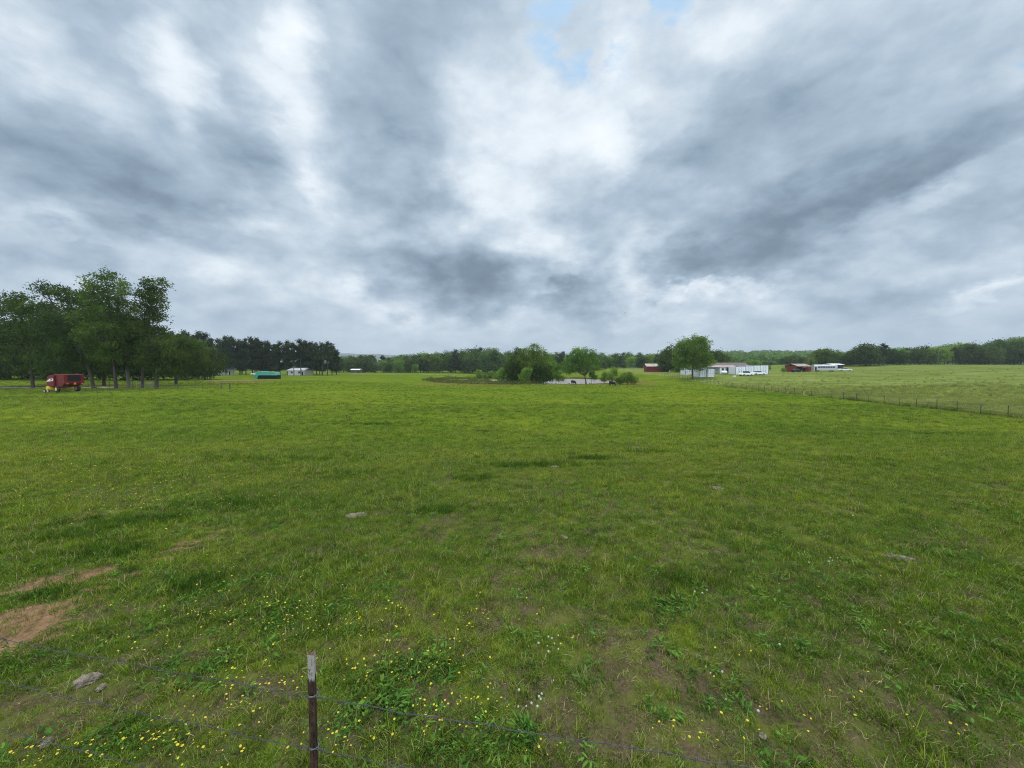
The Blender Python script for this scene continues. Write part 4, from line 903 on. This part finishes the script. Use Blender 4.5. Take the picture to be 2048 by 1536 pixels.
GB = blade_mat('grass_blade', (1.12, 1.22, .9)); GB2 = blade_mat('grass_blade_pale', (1.55, 1.55, 1.1)); GD = blade_mat('grass_blade_dark', (.48, .68, .8))
GH = blade_mat('hay_blade', (1.35, 1.38, 1.1)); GW = blade_mat('weed_leaf', (1.05, 1.15, 1.3), fixed=(.10, .20, .03)); GC = blade_mat('clover_leaf', (.75, 1., 1.), fixed=(.065, .125, .025))
def clump(name, n, rad, h0, h1, w, mats, wts, lean=.6, segs=3):
    v = []; f = []; mi = []
    for k in range(n):
        a = rng.uniform(0, 6.28); r_ = rad*math.sqrt(rng.random()); x0, y0 = r_*math.cos(a), r_*math.sin(a)
        h = rng.uniform(h0, h1); az_ = rng.uniform(0, 6.28); le = rng.uniform(.15, 1)*lean*h; dx_, dy_ = math.cos(az_), math.sin(az_); ww = w*rng.uniform(.6, 1.3)
        fa = az_+math.pi/2+rng.uniform(-.7, .7); sx, sy = math.cos(fa), math.sin(fa); b0 = len(v); m_ = int(rng.choice(len(mats), p=wts))
        for s in range(segs):
            tt = s/segs; q = ww*(1-tt*.7)*.5; cx = x0+dx_*le*tt*tt; cy_ = y0+dy_*le*tt*tt; cz = h*tt*(1-.15*tt)
            v += [(cx-sx*q, cy_-sy*q, cz), (cx+sx*q, cy_+sy*q, cz)]
        v.append((x0+dx_*le, y0+dy_*le, h*.85))
        for s in range(segs-1): f += [(b0+2*s, b0+2*s+1, b0+2*s+3), (b0+2*s, b0+2*s+3, b0+2*s+2)]; mi += [m_, m_]
        f.append((b0+2*segs-2, b0+2*segs-1, b0+2*segs)); mi.append(m_)
    o = bpy.data.objects.new(name, npmesh(name, np.array(v), np.array(f), 3, mats, mi)); return o
def leafclump(name, n, rad, lw, ll, h, mats, wts):
    v = []; f = []; mi = []
    for k in range(n):
        a = rng.uniform(0, 6.28); r_ = rad*math.sqrt(rng.random()); c = Vector((r_*math.cos(a), r_*math.sin(a), rng.uniform(.2, 1)*h))
        d = Vector((math.cos(a+rng.normal()*.8), math.sin(a+rng.normal()*.8), rng.uniform(-.1, .7))).normalized(); s = d.cross(Vector((0, 0, 1))).normalized()
        L_ = ll*rng.uniform(.6, 1.3); w_ = lw*rng.uniform(.6, 1.3); b0 = len(v); m_ = int(rng.choice(len(mats), p=wts)); up = Vector((0, 0, 1))
        v += [tuple(c), tuple(c+d*L_*.35+s*w_*.5), tuple(c+d*L_*.4-up*.002), tuple(c+d*L_*.35-s*w_*.5), tuple(c+d*L_*.75+s*w_*.4-up*.004), tuple(c+d*L_*.75-s*w_*.4-up*.004), tuple(c+d*L_-up*.01)]
        f += [(b0, b0+1, b0+2), (b0, b0+2, b0+3), (b0+1, b0+4, b0+2), (b0+3, b0+2, b0+5), (b0+2, b0+4, b0+6), (b0+2, b0+6, b0+5)]; mi += [m_]*6
    return bpy.data.objects.new(name, npmesh(name, np.array(v), np.array(f), 3, mats, mi))
def flower(name, h, r_, m, ball=False, lean=.02, n=5):
    mb = MB(); mb.tube([(0, 0, 0), (lean*.3, 0, h*.5), (lean, 0, h)], .0012, 3, False); nv = len(mb.f)
    if ball:
        for zq, rq, z2, r2 in ((-.7, .6, 0, 1), (0, 1, .7, .6), (.7, .6, 1, .1)):
            mb.tube([(lean, 0, h+zq*r_), (lean, 0, h+z2*r_)], [rq*r_, r2*r_], 7, True)
    else:
        for k in range(n):
            a = k*2*math.pi/n; a2 = a+2*math.pi/n*.92; c = Vector((lean, 0, h)); tilt = .35
            mb.add([c, c+Vector((math.cos(a)*r_, math.sin(a)*r_, tilt*r_)), c+Vector((math.cos((a+a2)/2)*r_*1.15, math.sin((a+a2)/2)*r_*1.15, tilt*r_)), c+Vector((math.cos(a2)*r_, math.sin(a2)*r_, tilt*r_))], [(0, 1, 2, 3)])
    me = bpy.data.meshes.new(name); me.from_pydata([tuple(p) for p in mb.v], [], mb.f); me.materials.append(M['stem']); me.materials.append(m)
    for i_, p in enumerate(me.polygons): p.material_index = 0 if i_ < nv else 1
    return bpy.data.objects.new(name, me)
def scatter(name, sources, pts, scl, label, cat, tilt=.12, widx=None):
    col = bpy.data.collections.new(name+'_source')
    for s in sources: col.objects.link(s)
    pts = np.asarray(pts, float); n = len(pts); z = T(pts[:, 0], pts[:, 1])
    me = bpy.data.meshes.new(name); me.vertices.add(n); me.vertices.foreach_set('co', np.stack([pts[:, 0], pts[:, 1], z-.004], -1).astype(np.float32).reshape(-1))
    a = me.attributes.new('rot', 'FLOAT_VECTOR', 'POINT'); a.data.foreach_set('vector', np.stack([rng.normal(size=n)*tilt, rng.normal(size=n)*tilt, rng.uniform(0, 6.28, n)], -1).astype(np.float32).reshape(-1))
    a = me.attributes.new('scl', 'FLOAT', 'POINT'); a.data.foreach_set('value', np.asarray(scl, np.float32))
    a = me.attributes.new('idx', 'INT', 'POINT'); a.data.foreach_set('value', rng.integers(0, len(sources), n).astype(np.int32))
    o = link(bpy.data.objects.new(name, me)); tag(o, label, cat, kind='stuff')
    ng = bpy.data.node_groups.new(name, 'GeometryNodeTree'); ng.interface.new_socket('Geometry', in_out='INPUT', socket_type='NodeSocketGeometry'); ng.interface.new_socket('Geometry', in_out='OUTPUT', socket_type='NodeSocketGeometry')
    N = ng.nodes; gi = N.new('NodeGroupInput'); go = N.new('NodeGroupOutput'); ip = N.new('GeometryNodeInstanceOnPoints'); ci = N.new('GeometryNodeCollectionInfo')
    ci.inputs['Collection'].default_value = col; ci.inputs['Separate Children'].default_value = True; ci.inputs['Reset Children'].default_value = True
    def att(nm, ty): q = N.new('GeometryNodeInputNamedAttribute'); q.data_type = ty; q.inputs['Name'].default_value = nm; return next(s for s in q.outputs if s.enabled and s.name == 'Attribute')
    lk = ng.links.new; lk(gi.outputs[0], ip.inputs['Points']); lk(ci.outputs[0], ip.inputs['Instance']); ip.inputs['Pick Instance'].default_value = True
    lk(att('idx', 'INT'), ip.inputs['Instance Index']); lk(att('rot', 'FLOAT_VECTOR'), ip.inputs['Rotation']); lk(att('scl', 'FLOAT'), ip.inputs['Scale']); lk(ip.outputs[0], go.inputs[0])
    md = o.modifiers.new('scatter', 'NODES'); md.node_group = ng
    return o
_g = rng.random((64, 64))
def vnoise(x, y, s):
    x = np.asarray(x)*s; y = np.asarray(y)*s; xi = np.floor(x).astype(int); yi = np.floor(y).astype(int); fx = x-xi; fy_ = y-yi; fx = fx*fx*(3-2*fx); fy_ = fy_*fy_*(3-2*fy_)
    g = lambda a, b_: _g[a % 64, b_ % 64]
    return (g(xi, yi)*(1-fx)+g(xi+1, yi)*fx)*(1-fy_)+(g(xi, yi+1)*(1-fx)+g(xi+1, yi+1)*fx)*fy_
def band(y0, y1, dens, side=1.5, marg=1.5):
    A = (side*(y0+y1)+2*marg)*(y1-y0); n = int(A*dens); y = y0+(y1-y0)*rng.random(n*2); x = rng.uniform(-1, 1, n*2)*(side*y1+marg)
    k = np.abs(x) < side*y+marg; x, y = x[k][:n], y[k][:n]; return x, y
def wline(x, y): return x-(47.5+.07*y)
def keep(x, y, patch=.0):
    s = maskpy(SOIL, x, y); b_ = maskpy(BROWN, x, y); n = vnoise(x, y, 1.7)*.6+vnoise(x+9, y+5, 4.3)*.4
    pr = np.ones_like(x); pr = np.where(s > .45, .16, np.where(s > .1, .6, pr)); pr = pr*np.where(b_ > .3, .5, 1); 
    pr = pr*np.where(y < 12, np.clip(.42+(n-.25)*2.4, .3, 1), 1)
    k = (rng.random(len(x)) < pr) & (wline(x, y) < 0) & (pond_r(x, y) > 1.05); return x[k], y[k]
mats3 = [GB, GB2, M['straw'], GD]
near_src = [clump('grass_clump', 34, .08, .02, .07, .0042, mats3, [.56, .2, .1, .14], 1.3) for _ in range(6)]+[clump('grass_clump', 26, .05, .05, .13, .0048, mats3, [.56, .24, .12, .08], .9) for _ in range(1)]+[leafclump('grass_clump', 46, .09, .008, .012, .035, [GC, GW, GB], [.3, .3, .4]) for _ in range(2)]
xa, ya = [], []; sc = []
for y0, y1, d_, s0 in ((1.2, 4, 460, .85), (4, 7, 330, .95), (7, 12, 170, 1.15), (12, 20, 62, 1.5), (20, 32, 20, 2.0), (32, 52, 7, 2.8)):
    x, y = keep(*band(y0, y1, d_)); xa.append(x); ya.append(y); sc.append(s0*rng.uniform(.6, 1.35, len(x))*(.75+.5*vnoise(x, y, .8)))
xa = np.concatenate(xa); ya = np.concatenate(ya); sc = np.concatenate(sc)
scatter('grass', near_src, np.stack([xa, ya], -1), sc, 'short green pasture grass covering the field', 'grass')
# far tufts
tuft_src = [clump('grass_tuft', 60, .25, .05, .13, .02, mats3, [.6, .2, .08, .12], .7, 2) for _ in range(4)]
x, y = keep(*band(50, 112, 1.1, 1.4)); scatter('far_grass', tuft_src, np.stack([x, y], -1), rng.uniform(.6, 1.3, len(x)), 'rougher grass tufts over the far pasture', 'grass')
# dark lush tufts
dk = [clump('dark_tuft', 55, .14, .04, .12, .007, [GD, GC, GB], [.6, .25, .15], .7) for _ in range(4)]
dp = []; ds = []
for px, py, rx, ry, n in [(275, 1045, .9, .4, 110), (230, 1105, .5, .2, 60), (110, 1187, .2, .06, 12), (700, 948, 1.3, .5, 90), (1075, 932, 1.6, .45, 100), (1185, 918, .8, .35, 40), (575, 920, 1.8, .5, 90), (740, 848, 3.2, .8, 110), (945, 958, .6, .35, 50), (965, 863, 1.6, .5, 40), (1640, 868, 2.2, .7, 70),
                          (1430, 955, .9, .3, 35), (480, 1010, 1.2, .4, 90), (150, 1075, .8, .3, 50), (380, 1175, .4, .2, 30), (1900, 868, 2.5, .6, 60), (1500, 897, 1.2, .4, 40), (1290, 905, .9, .3, 20), (1700, 920, 1.2, .4, 40), (1370, 1170, .5, .3, 25), (860, 1020, .6, .3, 20)]:
    p = hit(px, py); k = rng.normal(size=(n, 2))*.5; dp += [(p.x+a*rx, p.y+b_*ry) for a, b_ in k]; ds += list(rng.uniform(.7, 1.3, n)*(1 if p.y < 12 else 1.4))
x, y = keep(*band(12, 90, .16, 1.4)); k = vnoise(x, y, .5) > .74; dp += list(zip(x[k], y[k])); ds += list(rng.uniform(.8, 1.8, k.sum()))
scatter('dark_grass', dk, np.array(dp), ds, 'darker lush grass tufts where the ground is richer', 'grass')
# hay meadow
hs = [clump('hay_clump', 46, .35, .35, .75, .022, [GH, GB2, M['straw']], [.6, .25, .15], .45, 2) for _ in range(5)]
hx_, hy_ = [], []
for y0, y1, d_ in ((28, 60, 2.6), (60, 100, 1.2), (100, 165, .35)):
    n = int(130*(y1-y0)*d_); y = rng.uniform(y0, y1, n); x = 47.7+.07*y+rng.uniform(0, 1, n)**1.3*(1.42*y1-45); k = x < 1.45*y+4; hx_.append(x[k]); hy_.append(y[k])
hx_ = np.concatenate(hx_); hy_ = np.concatenate(hy_); kk = rng.random(len(hy_)) > .9*ss(62, 150, hy_); hx_ = hx_[kk]; hy_ = hy_[kk]
farm = (hy_ > 120) & (hx_/hy_ > .42) & (hx_/hy_ < .7); hx_ = hx_[~farm]; hy_ = hy_[~farm]
scatter('hay_meadow', hs, np.stack([hx_, hy_], -1), rng.uniform(.6, 1.1, len(hx_)), 'tall pale hay grass beyond the right-hand fence', 'grass')
# broad-leaved weeds and clover near the camera
ws = [leafclump('weed', 16, .05, .012, .05, .05, [GW, GC], [.6, .4]) for _ in range(4)]+[leafclump('clover', 40, .09, .009, .012, .045, [GC, GW], [.8, .2]) for _ in range(3)]
x, y = keep(*band(1.2, 9, 40)); k = vnoise(x+3, y, .9) > .36; x, y = x[k], y[k]
for cx, cy_, rx, ry, n in [(760, 1400, 120, 60, 90), (560, 1240, 130, 30, 60), (420, 1330, 100, 50, 50), (860, 1330, 90, 40, 50), (1052, 1468, 16, 16, 16), (1335, 1215, 45, 16, 40), (240, 1480, 100, 40, 40), (950, 1490, 90, 30, 30), (1600, 1300, 60, 30, 20), (1440, 1400, 120, 50, 30)]:
    p = [ray(cx+rng.normal()*rx*.6, cy_+rng.normal()*ry*.6) for _ in range(n)]; x = np.append(x, [q.x*(CAMZ-2.43)/-q.z for q in p]); y = np.append(y, [q.y*(CAMZ-2.43)/-q.z for q in p])
scatter('weeds', ws, np.stack([x, y], -1), rng.uniform(.5, 1.35, len(x)), 'low broad-leaved weeds and clover among the near grass', 'weeds')
# dead straw lying in the sward
st_ = [clump('dead_grass', 12, .08, .008, .022, .0035, [M['straw'], GB2, GC], [.55, .3, .15], 3.5) for _ in range(4)]
x, y = band(1.2, 10, 90); k = (rng.random(len(x)) < .35+.65*(vnoise(x, y, 1.7) < .45)); scatter('dead_grass', st_, np.stack([x[k], y[k]], -1), rng.uniform(.6, 1.4, k.sum()), 'dead straw lying between the near grass blades', 'dead grass')
# buttercups
fs_ = [flower('buttercup', h, .0095, M['petal'], lean=l) for h, l in ((.10, .02), (.14, -.03), (.17, .04), (.08, .01))]
fp = []; fsc = []
for cx, cy_, rx, ry, n in [(480, 1215, 150, 30, 90), (290, 1290, 110, 30, 26), (640, 1250, 140, 30, 60), (480, 1370, 110, 60, 55), (370, 1480, 110, 40, 60), (180, 1500, 120, 30, 22), (60, 1510, 60, 20, 14), (700, 1480, 130, 45, 34), (870, 1440, 90, 50, 34), (980, 1420, 60, 40, 26), (860, 1330, 120, 50, 40), (740, 1340, 90, 40, 26),
                          (1150, 1300, 60, 20, 14), (1420, 1480, 140, 40, 30), (1090, 1500, 60, 25, 14), (1700, 1390, 60, 20, 12), (1900, 1480, 90, 30, 16), (1560, 1440, 100, 40, 18), (1820, 1260, 60, 30, 10), (560, 1150, 200, 30, 40), (950, 1240, 200, 50, 40), (1660, 1150, 150, 50, 20), (330, 1180, 120, 40, 22), (1500, 1330, 100, 40, 14)]:
    for _ in range(int(n*(.95 if 1180 < cy_ and cx < 1020 else .5))):
        q = ray(cx+rng.normal()*rx*.62, cy_+rng.normal()*ry*.55); tt = (CAMZ-2.45)/-q.z; fp.append((q.x*tt, q.y*tt)); fsc.append(rng.uniform(.4, .95))
x, y = band(5, 45, 1.4); k = (vnoise(x, y, .35) > .56) & (wline(x, y) < 0); fp += list(zip(x[k], y[k])); fsc += list(rng.uniform(.6, 1.1, k.sum()))
for px, py, rx, ry, n in [(200, 905, 5, 2.2, 900), (330, 950, 3, 1.5, 500), (905, 912, .9, .6, 160), (700, 800, 9, 2.5, 1500), (1380, 800, 12, 4, 2000), (350, 1000, 1.5, 1, 160), (1000, 795, 14, 3, 1500), (520, 790, 8, 2, 900), (80, 880, 5, 2, 600)]:
    p = hit(px, py); k = rng.normal(size=(n, 2)); fp += [(p.x+a*rx, p.y+b_*ry) for a, b_ in k]; fsc += list(rng.uniform(.6, 1.1, n)*(1+.02*p.y))
scatter('buttercups', fs_, np.array(fp), fsc, 'yellow buttercups dotted through the grass', 'flowers', tilt=.25)
cs = [flower('clover_head', h, .0085, M['petalw'], True) for h in (.08, .11, .13)]
fp = []
for cx, cy_, rx, ry, n in [(1060, 1420, 40, 40, 9), (1090, 1300, 60, 35, 8), (1380, 1210, 60, 20, 4), (1650, 1130, 40, 15, 6), (1460, 1380, 160, 60, 5)]:
    for _ in range(n):
        q = ray(cx+rng.normal()*rx*.55, cy_+rng.normal()*ry*.55); tt = (CAMZ-2.45)/-q.z; fp.append((q.x*tt, q.y*tt))
scatter('clover_flowers', cs, np.array(fp), rng.uniform(.7, 1.3, len(fp)), 'small white clover heads in the near grass', 'flowers', tilt=.2)

# prototypes themselves stay out of the scene
for k, d in PR.items():
    for ch in list(d['root'].children): bpy.data.objects.remove(ch)
    bpy.data.objects.remove(d['root'])
